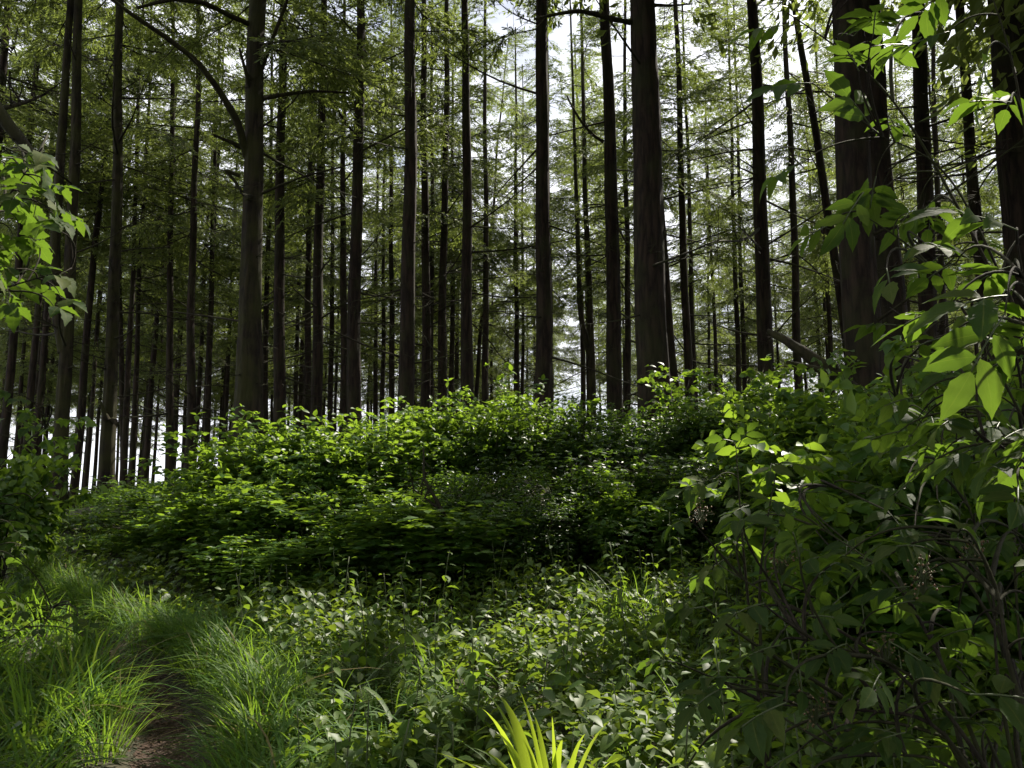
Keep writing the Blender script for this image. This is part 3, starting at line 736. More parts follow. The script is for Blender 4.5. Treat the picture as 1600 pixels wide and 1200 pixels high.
# ------------------------------------------------------------------ thicket shrubs on the bank
def shrub_geo(h, r, clusters, ls, stems=9, upright=.3):
    g = Geo()
    tips = []
    for k in range(stems):
        a = rng.uniform(0, 6.28); rr = r * rng.uniform(.2, .95); hh = h * rng.uniform(.65, 1.02)
        t = np.linspace(0, 1, 8)
        P = np.stack([math.cos(a) * rr * t ** 1.3 + .05 * rng.standard_normal(8) * t, math.sin(a) * rr * t ** 1.3 + .05 * rng.standard_normal(8) * t, hh * (1.25 * t - .25 * t ** 2.4)], 1)
        g.add(*tube(P, .014 * (1.15 - t) + .002, 4), m=1, r=.3)
        for q in range(7):
            u = rng.uniform(.35, 1); b = np.array([np.interp(u, t, P[:, j]) for j in range(3)])
            d = nrm(np.array([math.cos(a), math.sin(a), .5]) + rng.normal(0, .7, 3)); l_ = rng.uniform(.2, .6) * r; s = np.linspace(0, 1, 4)[:, None]
            TP = b + d * l_ * s + np.array([0, 0, -.15 * l_]) * s ** 2
            g.add(*tube(TP, .004, 3, cap=False), m=1, r=.3); tips.append(TP)
    # leaves sit along the twigs and in an uneven outer shell
    nb = 16; bl = rng.normal(0, 1, (nb, 3)); bl[:, 2] = abs(bl[:, 2]) * .9 - .1; bl = nrm(bl); bs = rng.uniform(.55, 1.12, nb)
    n1 = clusters
    d = nrm(rng.normal(0, 1, (n1, 3)) + np.array([0, 0, .35])); d[:, 2] = np.where(d[:, 2] < -.25, -d[:, 2], d[:, 2])
    near = np.argmax(d @ bl.T, 1); lobe = bs[near] * (.66 + .34 * np.clip((d * bl[near]).sum(1), 0, 1) ** 3)
    rad = lobe * rng.uniform(.35, 1.0, n1) ** .45
    C = d * rad[:, None] * np.array([r, r, h * .62]) + np.array([0, 0, h * .40])
    T = np.concatenate([t_[1:] for t_ in tips]); k2 = len(T)
    C = np.concatenate([C, T + rng.normal(0, .05, T.shape)]); d = np.concatenate([d, nrm(T - np.array([0, 0, h * .3]))])
    for q in range(22):                       # upright leafy shoots break the outline
        a = rng.uniform(0, 6.28); rr = r * math.sqrt(rng.random()) * .85; l_ = rng.uniform(.25, .95)
        b = np.array([math.cos(a) * rr, math.sin(a) * rr, h * (.40 + .55 * math.sqrt(max(0, 1 - (rr / r) ** 2))) * rng.uniform(.8, 1)])
        s_ = np.linspace(0, 1, 7)[:, None]; dd = nrm(np.array([math.cos(a) * .5, math.sin(a) * .5, 1]) + rng.normal(0, .3, 3))
        TP = b - dd * .3 + (dd * (l_ + .3)) * s_ + np.array([math.cos(a), math.sin(a), -.4]) * .22 * s_ ** 2
        g.add(*tube(TP, .005 * (1.2 - s_[:, 0]), 3, cap=False), m=1, r=.3)
        n_ = rng.integers(9, 18); u_ = rng.uniform(.3, 1.0, n_)
        Q = np.stack([np.interp(u_, s_[:, 0], TP[:, j]) for j in range(3)], 1) + rng.normal(0, .05, (n_, 3))
        C = np.concatenate([C, Q]); d = np.concatenate([d, nrm(rng.normal(0, 1, (n_, 3)) * np.array([1, 1, .4]))])
    ok = C[:, 2] > .08; C, d = C[ok], d[ok]
    rc = rng.random(len(C))
    for s in (-1.1, 0, 1.1):
        hd = nrm(d * np.array([1, 1, .6]) + rng.normal(0, .5, d.shape))
        side = np.cross(hd, [0, 0, 1])
        A = nrm(hd * math.cos(s) + side * math.sin(s) + np.array([0, 0, upright - .35]) * rng.uniform(.2, 1, (len(C), 1)))
        N = nrm(np.array([0, 0, 1.0]) + .6 * d + rng.normal(0, .55, d.shape))
        ln = ls * rng.uniform(.6, 1.45, len(C))
        scatter(g, LEAF_S, C, A, N, np.stack([ln, ln, ln], 1), 0, np.clip(rc + rng.normal(0, .15, len(C)), 0, 1))
    return g
SHRUB = [(h, shrub_geo(h, r, n, ls).mesh('foliage', [M_shrub, M_twig])) for h, r, n, ls in
         ((2.3, 1.35, 1900, .10), (2.1, 1.4, 1800, .095), (2.5, 1.2, 1700, .11))]
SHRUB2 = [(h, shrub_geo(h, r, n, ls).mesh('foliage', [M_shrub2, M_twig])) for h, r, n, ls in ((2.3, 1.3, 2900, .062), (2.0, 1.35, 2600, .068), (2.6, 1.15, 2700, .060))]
BIGSHRUB = [(h, shrub_geo(h, r, n, ls, 7, .2).mesh('foliage', [M_shrub, M_twig])) for h, r, n, ls in ((2.0, 1.1, 1000, .12), (1.7, 1.0, 850, .13))]

def spot_phrase(px):
    s = min(SPOTS, key=lambda s: abs(s[2] - px) + (0 if s[1] < 32 else 30))
    return s[3]
THICKET = [  # px, py of the top, metres ahead, special label
    (60, 800, 14.5, 'low shrub at the grassy slope below the forked trunk'), (150, 800, 14, 'low sunny shrub below the leaning trunk with the stub'), (245, 742, 13, None),
    (320, 706, 12.6, None), (385, 672, 11.8, 'sunlit bramble shrub heaped in front of the mossy thick trunk'), (460, 656, 11.3, 'brightest yellow-green bramble shrub at the crest of the sunlit heap'),
    (535, 668, 11.2, None), (600, 655, 11.8, None), (670, 645, 12.4, None), (735, 640, 12.6, None), (790, 612, 12.8, 'tall shrub with lit young leaves beside the tall clean trunk'),
    (868, 606, 12.6, None), (930, 622, 12.2, None), (1000, 645, 11.6, None), (1075, 612, 11.8, None), (1150, 566, 11.6, 'tallest dark shrub on the bank, under the split pair of trunks'),
    (1215, 590, 11.0, None), (1275, 600, 9.6, 'pale sunlit shrub in front of the fallen log'), (1345, 590, 9.9, None), (1420, 560, 9.0, None), (1500, 560, 8.6, None), (1590, 560, 8.2, None),
    (290, 785, 10.9, None), (375, 742, 10.1, 'lower sunlit bramble shrub spilling toward the grass path'), (470, 792, 9.4, None), (560, 730, 10.2, None), (640, 772, 9.3, None),
    (730, 705, 10.5, None), (820, 756, 9.7, None), (910, 700, 10.5, None), (1000, 752, 9.6, None), (1090, 685, 10.0, None), (1185, 672, 9.2, None), (1270, 690, 7.7, None),
    (1370, 645, 7.2, None), (1470, 610, 6.8, None), (1570, 590, 6.4, None), (1330, 760, 5.6, 'dark shrub behind the young elder with the bright leaf'), (1440, 720, 5.4, 'dark shrub deep behind the front elder leaves'), (1550, 690, 5.2, 'dark shrub behind the edge elder, nearest the viewer'), (210, 800, 12, None), (110, 772, 17, 'small shrub between the forked trunk and the stub trunk'), (215, 758, 17.5, 'small shrub behind the foot of the slanting slim trunk'), (40, 775, 18, 'small far shrub on the forest side of the forked trunk'), (285, 745, 17, 'small shrub under the tapering slim trunk'), (150, 770, 22, 'far low shrub seen beyond the stub trunk'), (250, 752, 23, 'far low shrub in the bright gap between slim trunks'), (70, 775, 24, 'far low shrub deep in the wood beyond the forked trunk'), (340, 735, 20, 'far low shrub behind the slender even trunk'), (20, 700, 9.5, 'dark broad-leaved shrub at the forest side of the path')]
seen = {}
for i, (px, py, Y, lab) in enumerate(THICKET):
    top = at(px, py, Y); gz = float(ground_z(top[0], Y)); big = px < 40 or (Y < 7.8)
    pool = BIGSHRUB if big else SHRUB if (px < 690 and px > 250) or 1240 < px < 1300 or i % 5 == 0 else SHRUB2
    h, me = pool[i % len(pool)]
    top[2] += rng.uniform(-.34, .25) if lab is None else 0
    sc = (top[2] - gz) / (h * 1.0)
    if lab is None:
        row = 'back row' if Y > 10.7 else 'front row'
        ph = spot_phrase(px)
        lab = ('leafy shrub in the thicket at the foot of %s' if Y > 10.7 else 'shaded shrub low on the bank below %s') % ph
        if lab in seen: lab = lab.replace('leafy', 'second leafy').replace('shaded', 'second shaded')
        seen[lab] = 1
    root = thing('leafy_shrub', lab, 'shrub', (top[0], Y, gz - .05), 'shrubs of the thicket on the bank', rng.uniform(0, 6.28))
    q = rng.uniform(.72, 1.05); root.scale = (q, q, sc)
    link('foliage', me, root)

# ------------------------------------------------------------------ grass blades
def blades(g, P, yaw, L, w, lean, droop, rows=6, r=None, m=0):
    k = len(P); t = np.linspace(0, 1, rows + 1)
    D = np.stack([np.cos(yaw), np.sin(yaw), 0 * yaw], 1); Sd = np.stack([-np.sin(yaw), np.cos(yaw), 0 * yaw], 1)
    out = L[:, None] * (np.sin(lean)[:, None] * t + droop[:, None] * .55 * t ** 2)
    up = L[:, None] * (np.cos(lean)[:, None] * t - droop[:, None] * .70 * t ** 2.3)
    C = P[:, None] + D[:, None] * out[..., None] + np.array([0, 0, 1.0]) * up[..., None]
    hw = w[:, None] * np.minimum(1, (.45 + t * 3)) * (1 - t ** 2.2) * .5
    tw = rng.uniform(-.6, .6, k)[:, None] * t
    side = Sd[:, None] * np.cos(tw)[..., None] + np.array([0, 0, 1.0]) * np.sin(tw)[..., None]
    a = C - side * hw[..., None]; b = C + side * hw[..., None]
    V = np.stack([a, b], 2).reshape(-1, 3)
    n = rows + 1; i = np.arange(rows) * 2
    F1 = np.concatenate([np.stack([i, i + 1, i + 3], 1), np.stack([i, i + 3, i + 2], 1)])
    F = (F1[None] + (np.arange(k) * n * 2)[:, None, None]).reshape(-1, 3)
    r = rng.random(k) if r is None else r
    g.add(V, F, m, np.repeat(r, n * 2), np.tile(np.stack([np.tile([0, 1], n), np.repeat(t, 2)], 1), (k, 1)))

def sheet(x, y): return np.stack([x, y, ground_z(x, y)], 1)
def tufts(g, x, y, per, L, w, lean=(.05, .7), droop=(.2, .9), spread=.07, bias=None):
    for xx, yy in zip(x, y):
        k = rng.integers(int(per * .6), int(per * 1.4)); a = rng.uniform(0, 6.28, k); q = spread * np.sqrt(rng.random(k))
        P = sheet(xx + q * np.cos(a), yy + q * np.sin(a))
        yaw = a + rng.normal(0, .5, k)
        if bias is not None: yaw = np.where(rng.random(k) < .6, bias + rng.normal(0, .6, k), yaw)
        s = rng.uniform(.7, 1.15)
        blades(g, P, yaw, L * s * rng.uniform(.55, 1.1, k), w * rng.uniform(.6, 1.25, k), rng.uniform(*lean, k), rng.uniform(*droop, k), 6, np.clip(rng.normal(rng.uniform(.2, .8), .15, k), 0, 1))

g = Geo()
# both sides of the path
yy = rng.uniform(3.0, 10.5, 330); off = rng.uniform(.27, .9, 330) + .09 * (yy < 6.2)
tufts(g, path_x(yy) + off, yy, 17, .50, .012, bias=math.pi)
yy = rng.uniform(3.4, 11.5, 420); off = rng.uniform(.28, 1.9, 420) + .12 * (yy < 6.2)
tufts(g, path_x(yy) - off, yy, 17, .66, .018, droop=(.35, 1.05), bias=-.5)
# grassy slope on the far side, and between the herbs
x = rng.uniform(-7.5, -2.0, 420); y = rng.uniform(8.0, 14.0, 420); ok = abs(x - path_x(y)) > .35
tufts(g, x[ok], y[ok], 16, .40, .012)
yy = rng.uniform(3.4, 7.6, 150); xx = path_x(yy) + rng.uniform(.45, 2.1, 150)      # long arching grass between path and nettles
tufts(g, xx, yy, 13, .82, .013, lean=(.15, .7), droop=(.5, 1.1), bias=2.7)
x = rng.uniform(-1.6, 4.6, 300); y = rng.uniform(3.0, 10.0, 300); ok = x - path_x(y) > .5
tufts(g, x[ok], y[ok], 12, .62, .011)
x = rng.uniform(-11, -3.6, 330); y = rng.uniform(.5, 9, 330); ok = x < path_x(y) - 1.2; tufts(g, x[ok], y[ok], 13, .55, .018)
x = rng.uniform(-14, -3, 260); y = rng.uniform(12, 20, 260); tufts(g, x, y, 13, .45, .013)
x = rng.uniform(-20, 20, 420); y = rng.uniform(14, 30, 420); tufts(g, x, y, 10, .45, .012)
kind(link('grass', g.mesh('grass', [M_grass])), 'stuff')

CLUMPS = [(235, 945, 8.0, .62, 90, 'bright sunlit grass tussock beside the bend of the path'), (960, 895, 7.6, .80, 80, 'tall pale sunlit grass clump at the edge of the dark thicket'),
          (915, 890, 7.9, .7, 60, 'pale grass clump at the thicket edge nearer the tall nettle spire'), (1000, 885, 7.7, .85, 70, 'tallest pale grass clump at the thicket edge'),
          (1030, 905, 7.2, .7, 60, 'sunlit grass clump close to the drooping elder leaves'), (172, 1050, 5.4, .62, 90, 'arching grass tussock lit along its path side, at the path bend'),
          (158, 1140, 4.8, .60, 90, 'arching grass tussock lit along its path side, nearest the viewer'), (405, 1090, 4.9, .68, 70, 'dark grass tussock arching over the shaded side of the path'),
          (330, 1010, 6.0, .60, 60, 'grass tussock arching where the path disappears'), (900, 1130, 3.1, .62, 60, 'fine bright grass tuft growing beside the sword leaves'),
          (560, 1165, 3.7, .5, 40, 'pale lit grass tuft among shaded nettles near the front edge'), (60, 1050, 5.0, .85, 70, 'dark long-bladed grass clump across the path from the nettles'),
          (130, 1010, 5.6, .8, 60, 'dark long-bladed grass clump behind the lit tussocks')]
for px, py, Y, L, k, lab in CLUMPS:
    p = at(px, py, Y); gz = float(ground_z(p[0], Y)); gg = Geo()
    a = rng.uniform(0, 6.28, k); q = .13 * np.sqrt(rng.random(k))
    P = np.stack([q * np.cos(a), q * np.sin(a), 0 * q], 1)
    wide = .016 if 'long-bladed' in lab else .009
    blades(gg, P, a + rng.normal(0, .5, k), L * rng.uniform(.6, 1.1, k), wide * rng.uniform(.6, 1.3, k), rng.uniform(.05, .7, k), rng.uniform(.2, .9, k), 7, rng.uniform(.4, 1, k) if 'lit' in lab else None)  # tussocks labelled lit get paler blades, sunlight put into their colour
    root = thing('grass_tussock', lab, 'grass', (p[0], Y, gz), 'grass tussocks round the path and clearing')
    link('blades', gg.mesh('blades', [M_grass]), root)

# ------------------------------------------------------------------ low leafy ground cover and litter
g = Geo()
k = 22000
x = rng.uniform(-8, 6.5, k); y = 2.2 + 11.5 * rng.random(k) ** .8
ok = abs(x - path_x(y)) > .22 + .12 * rng.random(k); x, y = x[ok], y[ok]; k = len(x)
P = sheet(x, y); hgt = rng.random(k) ** 1.3 * (.10 + .30 * sstep(.3, 1.0, abs(x - path_x(y)))); P[:, 2] += hgt
a = rng.uniform(0, 6.28, k)
A = np.stack([np.cos(a), np.sin(a), rng.uniform(-.5, .35, k)], 1); N = nrm(np.array([0, 0, 1.0]) + rng.normal(0, .4, (k, 3)))
scatter(g, LEAF_S, P, A, N, rng.uniform(.045, .10, k))
k = 26000                                    # the taller herb layer of the clearing
y = 2.3 + 7.6 * rng.random(k) ** .9; x = path_x(y) + .5 + rng.random(k) * (.62 * y + 1.6 - path_x(y) - .5)
top = .26 + .22 * np.sin(x * 2.1 + 1.7 * y) * np.cos(1.6 * y - x) + .12 * np.sin(5.3 * x) * np.sin(4.7 * y + 1)
P = sheet(x, y); P[:, 2] += (.08 + np.clip(top, .05, .6) * rng.random(k) ** .6) * sstep(.45, 1.1, x - path_x(y))
a = rng.uniform(0, 6.28, k); A = np.stack([np.cos(a), np.sin(a), rng.uniform(-.55, .15, k)], 1)
scatter(g, LEAF_S, P, A, nrm(np.array([0, 0, 1.0]) + rng.normal(0, .32, (k, 3))), rng.uniform(.05, .12, k))
k = 16000
x = rng.uniform(-30, 30, k); y = rng.uniform(12.5, 45, k); P = sheet(x, y); P[:, 2] += rng.random(k) ** 2 * .5
a = rng.uniform(0, 6.28, k); A = np.stack([np.cos(a), np.sin(a), rng.uniform(-.3, .5, k)], 1)
scatter(g, LEAF_S, P, A, nrm(np.array([0, 0, 1.0]) + rng.normal(0, .5, (k, 3))), rng.uniform(.08, .22, k))
kind(link('ground_cover', g.mesh('ground_cover', [M_cover])), 'stuff')
g = Geo(); k = 2600
y = rng.uniform(2.8, 9, k); x = path_x(y) + rng.normal(0, .12, k); P = sheet(x, y); P[:, 2] += .022
a = rng.uniform(0, 6.28, k)
scatter(g, LEAF_S, P, np.stack([np.cos(a), np.sin(a), rng.uniform(-.1, .2, k)], 1), nrm(np.array([0, 0, 1.0]) + rng.normal(0, .3, (k, 3))), np.stack([rng.uniform(.008, .03, k), rng.uniform(.02, .05, k), rng.uniform(.02, .05, k)], 1))
kind(link('leaf_litter', g.mesh('leaf_litter', [M_litter])), 'stuff')

# ------------------------------------------------------------------ nettles
def nettle_plan(h):
    """Stem points and leaf places of one nettle: opposite pairs, each pair turned a quarter."""
    t = np.linspace(0, 1, 8); ln = rng.uniform(-.12, .12, 2)
    P = np.stack([ln[0] * h * t ** 2, ln[1] * h * t ** 2, h * t], 1)
    L = []; n = rng.integers(7, 10); ph = rng.uniform(0, 6.28)
    for i in range(n):
        u = .28 + .70 * i / (n - 1); c = np.array([np.interp(u, t, P[:, j]) for j in range(3)])
        size = .115 * (1 - .58 * max(0, (u - .55) / .45) ** 1.2) * rng.uniform(.8, 1.2)
        for s in (0, math.pi):
            a = ph + s + i * math.pi / 2 + rng.normal(0, .2); tilt = rng.uniform(-.55, .15) + .5 * max(0, u - .8) * 4
            A = np.array([math.cos(a), math.sin(a), tilt]); N = np.array([-.5 * tilt * math.cos(a), -.5 * tilt * math.sin(a), 1]) + rng.normal(0, .2, 3)
            L.append((c + np.array([math.cos(a), math.sin(a), .1]) * .02, A, N, size))
    return P, L
def nettle_geo(h):
    g = Geo(); P, L = nettle_plan(h)
    g.add(*tube(P, .0035, 4), m=1)
    scatter(g, LEAF_M, np.array([q[0] for q in L]), np.array([q[1] for q in L]), np.array([q[2] for q in L]), np.array([q[3] for q in L]), 0, np.clip(rng.normal(.5, .25, len(L)), 0, 1))
    return g
NETTLE = [nettle_geo(h).mesh('nettle', [M_nettle, M_stalk]) for h in (.55, .62, .7, .75, .8, .66, .58, .72)]
SPECIAL = [(690, 860, 7.4, 'tallest sunlit nettle spire standing against the dark thicket'), (682, 955, 5.2, 'lit nettle with pale upper leaves below the tall spire'),
           (865, 900, 6.8, 'bushy lit nettle beside the pale grass clump'), (800, 940, 6.2, 'yellow-lit nettle top in the middle of the clearing'), (1045, 800, 7.2, 'nettle spire lit at the foot of the dark bank'),
           (920, 925, 6.4, 'lit nettle leaning out below the pale grass clump')]
pts = [(at(a, b, c)[0], c) for a, b, c, _ in SPECIAL]
special_top = [at(a, b, c)[2] for a, b, c, _ in SPECIAL]
tries = 0
while len(pts) < 285 and tries < 40000:
    tries += 1
    y = 2.5 + 7.2 * rng.random() ** 1.25; x = rng.uniform(-2.6, min(4.4, .62 * y + .6))
    if x - path_x(y) < .55 + .5 * rng.random(): continue
    if abs(x) > .66 * y + .2: continue
    if abs(x - .12) < .42 and y < 3.5: continue
    if min((x - a) ** 2 + (y - b) ** 2 for a, b in pts) < .17 ** 2: continue
    pts.append((x, y))
nz = {}
n_near = 0
MARKS = [(p_[0], p_[1], n_) for p_, n_ in zip(pts, ('the tallest nettle spire', 'the pale-topped nettle below the spire', 'the bushy lit nettle', 'the yellow-lit nettle top', 'the spire under the dark bank', 'the leaning lit nettle'))]
MARKS += [(.1, 2.6, 'the glowing sword leaves'), (at(900, 1130, 3.1)[0], 3.1, 'the fine bright grass tuft'), (at(560, 1165, 3.7)[0], 3.7, 'the pale front grass tuft'), (at(405, 1090, 4.9)[0], 4.9, 'the tussock shading the path'), (at(330, 1010, 6.)[0], 6., 'the tussock where the path ends'),
          (at(575, 985, 5.6)[0], 5.6, 'the lit lacy fern'), (at(740, 1000, 4.9)[0], 4.9, 'the shaded central fern'), (at(960, 895, 7.6)[0], 7.6, 'the pale grass clump'), (1.3, 3.4, 'the young elder'), (1.9, 4.2, 'the drooping elder twigs'), (2.8, 5.6, 'the shaded elder foliage'),
          (-.9, 8.6, 'the dark foot of the sunlit bramble'), (1.2, 8.8, 'the dark foot of the shaded thicket'), (-.3, 3.3, 'the front edge'), (-2.2, 7.6, 'the lit grass at the bend'), (3.2, 7.6, 'the pale lit shrub')]
for i, (x, y) in enumerate(pts):
    gz = float(ground_z(x, y)); px, _ = pix((x, y, gz + .6))
    if i < len(SPECIAL): lab = SPECIAL[i][3]
    else: lab = 'green nettle in the crowd round %s' % min(MARKS, key=lambda m_: (x - m_[0]) ** 2 + (y - m_[1]) ** 2)[2]
    root = thing('nettle', lab, 'plant', (x, y, gz), 'nettles in the clearing', rng.uniform(0, 6.28))
    if i < len(SPECIAL):
        P, L = nettle_plan(max(.4, special_top[i] - gz)); detail = True
    else:
        detail = y < 4.0 and n_near < 48
        if detail: P, L = nettle_plan(rng.uniform(.5, .8)); n_near += 1
    if detail:
        g = Geo(); g.add(*tube(P, .0035, 5)); link('stem', g.mesh('stem', [M_stalk]), root)
        for c, A, N, s in L:
            link('leaf', NETTLE_LEAF[rng.integers(6)], root, M=Matrix.Translation(c) @ orient(A, N) @ Matrix.Scale(s, 4))
    else:
        s = rng.uniform(.75, 1.15); o = link('foliage', NETTLE[rng.integers(8)], root, M=Matrix.Scale(s, 4))

# sword-leaved clump at the front
SY = 3.3; p = at(858, 1215, SY); gz = float(ground_z(p[0], SY)); root = thing('sword_leaf_clump', 'clump of broad sword-shaped leaves glowing yellow-green at the front edge', 'plant', (p[0], SY, gz))
for dx, tip, w in ((-8, (778, 1070), .046), (-14, (748, 1092), .030), (-10, (730, 1160), .022), (6, (832, 1105), .022), (4, (808, 1062), .014), (14, (918, 1135), .022), (2, (880, 1150), .030), (-18, (664, 1172), .016), (16, (956, 1118), .014), (-4, (798, 1118), .040),
                   (-12, (706, 1186), .018), (12, (862, 1112), .014), (18, (1000, 1168), .014), (-6, (772, 1140), .024), (8, (905, 1176), .020), (-9, (758, 1068), .016)):
    o_ = np.array([p[0], SY, gz]); dy = rng.uniform(-.16, .12)
    t = at(tip[0], tip[1], SY + dy) - o_; c1 = at(858 + dx, 1200, SY + dy * .3) - o_; b = np.array([dx * .002, rng.uniform(-.04, .04), 0])
    s = np.linspace(0, 1, 15)[:, None]
    Cc = (1 - s) ** 2 * b + 2 * s * (1 - s) * c1 + s ** 2 * t; Cc[:, 2] -= .10 * np.clip(s[:, 0] - .75, 0, 1) ** 2 * rng.uniform(0, 5)
    tw = rng.uniform(-.9, .9); ang = tw * s; hw = (.85 * w * np.minimum(1, .6 + s * 2) * (1 - np.clip((s - .35) / .65, 0, 1) ** 1.8))
    sd = np.concatenate([np.cos(ang), np.sin(ang), 0 * s], 1)
    V = np.concatenate([Cc - sd * hw, Cc + np.array([0, .22, 0]) * hw, Cc + sd * hw]); i = np.arange(14)
    F = np.concatenate([np.stack([i, i + 15, i + 16], 1), np.stack([i, i + 16, i + 1], 1), np.stack([i + 15, i + 30, i + 31], 1), np.stack([i + 15, i + 31, i + 16], 1)])
    g = Geo(); g.add(V, F); link('blade', g.mesh('blade', [M_sword]), root)

# ferns
for px, py, Y, lab in ((575, 985, 5.6, 'lit lacy fern left of the pale-topped nettle'.replace('left of', 'beside')), (620, 1005, 5.2, 'small fern half under nettles in mid clearing'), (740, 1000, 4.9, 'shaded fern with narrow fronds near the clearing centre')):
    p = at(px, py, Y); gz = float(ground_z(p[0], Y)); root = thing('fern', lab, 'fern', (p[0], Y, gz), 'ferns among the nettles')
    for k in range(6):
        a = k * 1.05 + rng.uniform(-.3, .3); L = min(.42, p[2] - gz) * rng.uniform(.85, 1.15); g = Geo(); s = np.linspace(0, 1, 12)
        P = np.stack([math.cos(a) * L * .6 * s, math.sin(a) * L * .6 * s, L * (1.5 * s - .65 * s ** 2.2)], 1); g.add(*tube(P, .003, 3), m=1)
        u = np.repeat(np.linspace(.2, .98, 20), 2); sd = np.tile([-1, 1], 20); C = np.stack([np.interp(u, s, P[:, j]) for j in range(3)], 1)
        side = np.array([-math.sin(a), math.cos(a), 0]); A = side * sd[:, None] + np.array([math.cos(a), math.sin(a), 0]) * .35 + np.array([0, 0, -.15])
        ln = .34 * L * np.sin(np.pi * np.clip(u * .85 + .12, 0, 1)); scatter(g, leaf_tpl(4, .13, .1, .2, .25), C, A, np.tile([0, 0, 1.], (40, 1)), ln)
        link('frond', g.mesh('frond', [M_fern, M_stalk]), root)

# ------------------------------------------------------------------ elder shrubs in the foreground
def compound(root, base, pos, A, N, size, nleaf, leaves, g):
    """A compound leaf: a stalk with opposite leaflets and one at the tip; the leaflets are parts."""
    A = nrm(np.asarray(A, float)); N = nrm(np.asarray(N, float)); X = nrm(np.cross(A, N)); N = np.cross(X, A)
    Lr = size * (1.15 if nleaf > 3 else .6); s = np.linspace(0, 1, 6)[:, None]
    P = pos - base + A * Lr * s - np.array([0, 0, .16 * Lr]) * s ** 2
    g.add(*tube(P, .0022, 4), m=0)
    def put(c, a, k):
        n = N + rng.normal(0, .22, 3)
        link('leaf', leaves[rng.integers(len(leaves))], root, M=Matrix.Translation(c) @ orient(a, n) @ Matrix.Scale(size * k, 4))
    put(P[-1], A + np.array([0, 0, -.25]), rng.uniform(.9, 1.15))
    pairs = (nleaf - 1) // 2
    for i in range(pairs):
        u = .42 + .5 * i / max(1, pairs - 1) if pairs > 1 else .7
        c = P[int(u * 5)]
        for sg in (-1, 1):
            put(c + X * sg * .004, A * rng.uniform(.35, .75) + X * sg + np.array([0, 0, rng.uniform(-.5, .05)]), rng.uniform(.75, 1.05))

def elder(label, rootp, stems, nodes, leaves, berries=(), name='elder_shrub', cat='shrub', rad=.0075):
    """stems: lists of places from the foot up. nodes: (place, size, leaflets, direction or None)."""
    base = np.array([rootp[0], rootp[1], float(ground_z(*rootp))])
    root = thing(name, label, cat, base, 'broad-leaved shrubs in the foreground')
    allp, alld = [], []
    for st in stems:
        pts = np.concatenate([[base], np.array(st)]); tt = np.linspace(0, 1, len(pts)); t = np.linspace(0, 1, 24)
        P = np.stack([np.interp(t, tt, pts[:, j]) for j in range(3)], 1)
        for _ in range(10): P[1:-1] = (P[:-2] + 2 * P[1:-1] + P[2:]) / 4
        g = Geo(); g.add(*tube(P - base, rad * (1.1 - .85 * t), 7, .05)); link('stem', g.mesh('stem', [M_twig]), root)
        allp.append(P[4:]); alld.append(np.gradient(P, axis=0)[4:])
    AP = np.concatenate(allp); AD = nrm(np.concatenate(alld))
    g = Geo()
    for node in nodes:
        pos, size, nl, dr = node[:4]
        pos = np.asarray(pos, float)
        d2 = ((AP - pos) ** 2).sum(1) + np.where(AP[:, 2] > pos[2] + .1, .3, 0); j = int(np.argmin(d2)); q = AP[j]
        s = np.linspace(0, 1, 9)[:, None]; dist = math.sqrt(((q - pos) ** 2).sum())
        ctrl = (q + pos) / 2 + AD[j] * dist * .25 + np.array([0, 0, .08 * dist])
        P = (1 - s) ** 2 * q + 2 * s * (1 - s) * ctrl + s ** 2 * pos
        g.add(*tube(P - base, .0045 * (1.3 - .8 * s[:, 0]) * min(1.5, .6 + dist), 4, cap=False), m=1)
        out = nrm(pos - q + rng.normal(0, .3, 3) * max(.15, dist)) if dr is None else nrm(np.asarray(dr, float))
        out = nrm(out * np.array([1, 1, .35]) + np.array([0, 0, -.12])) if dr is None else out
        nrm_ = np.array([0, 0, 1.0]) + rng.normal(0, .38, 3) + .25 * SUN
        if len(node) > 4: nrm_ = np.array(node[4], float)
        compound(root, base, pos, out, nrm_, size, nl, leaves, g)
    link('leaf_stalk', g.mesh('leaf_stalk', [M_stalk, M_twig]), root)
    for c in berries:
        gb = Geo(); k = 46; d = nrm(rng.normal(0, 1, (k, 3)) + np.array([0, 0, .3])); B = d * rng.uniform(.025, .055, (k, 1)) * np.array([1, 1, 1.2])
        octa = np.array([[1, 0, 0], [-1, 0, 0], [0, 1, 0], [0, -1, 0], [0, 0, 1], [0, 0, -1]], float); oF = np.array([[0, 2, 4], [2, 1, 4], [1, 3, 4], [3, 0, 4], [2, 0, 5], [1, 2, 5], [3, 1, 5], [0, 3, 5]])
        V = (octa[None] * .0042 + B[:, None]).reshape(-1, 3); gb.add(V, (oF[None] + (np.arange(k) * 6)[:, None, None]).reshape(-1, 3), 0, np.repeat(rng.random(k), 6))
        for b in B: gb.add(*tube(np.array([[0, 0, -.05], b * .5, b]), .0009, 3, cap=False), m=1)
        link('berry_cluster', gb.mesh('berry_cluster', [M_berry, M_stalk]), root, loc=np.asarray(c) - base)

def fill(n, x0, x1, y0, y1, a, b, s0, s1, nl=(5, 7), accept=None):
    out = []
    while len(out) < n:
        px, py = rng.uniform(x0, x1), rng.uniform(y0, y1)
        if accept is not None and not accept(px, py): continue
        q = at(px, py, rng.uniform(a, b))
        if x0 > 1000 and in_beam(q[None], .02)[0] and rng.random() < .85: continue
        out.append((q, rng.uniform(s0, s1) * (.9 if x0 > 1000 else 1), int(rng.choice(nl)), None))
    return out
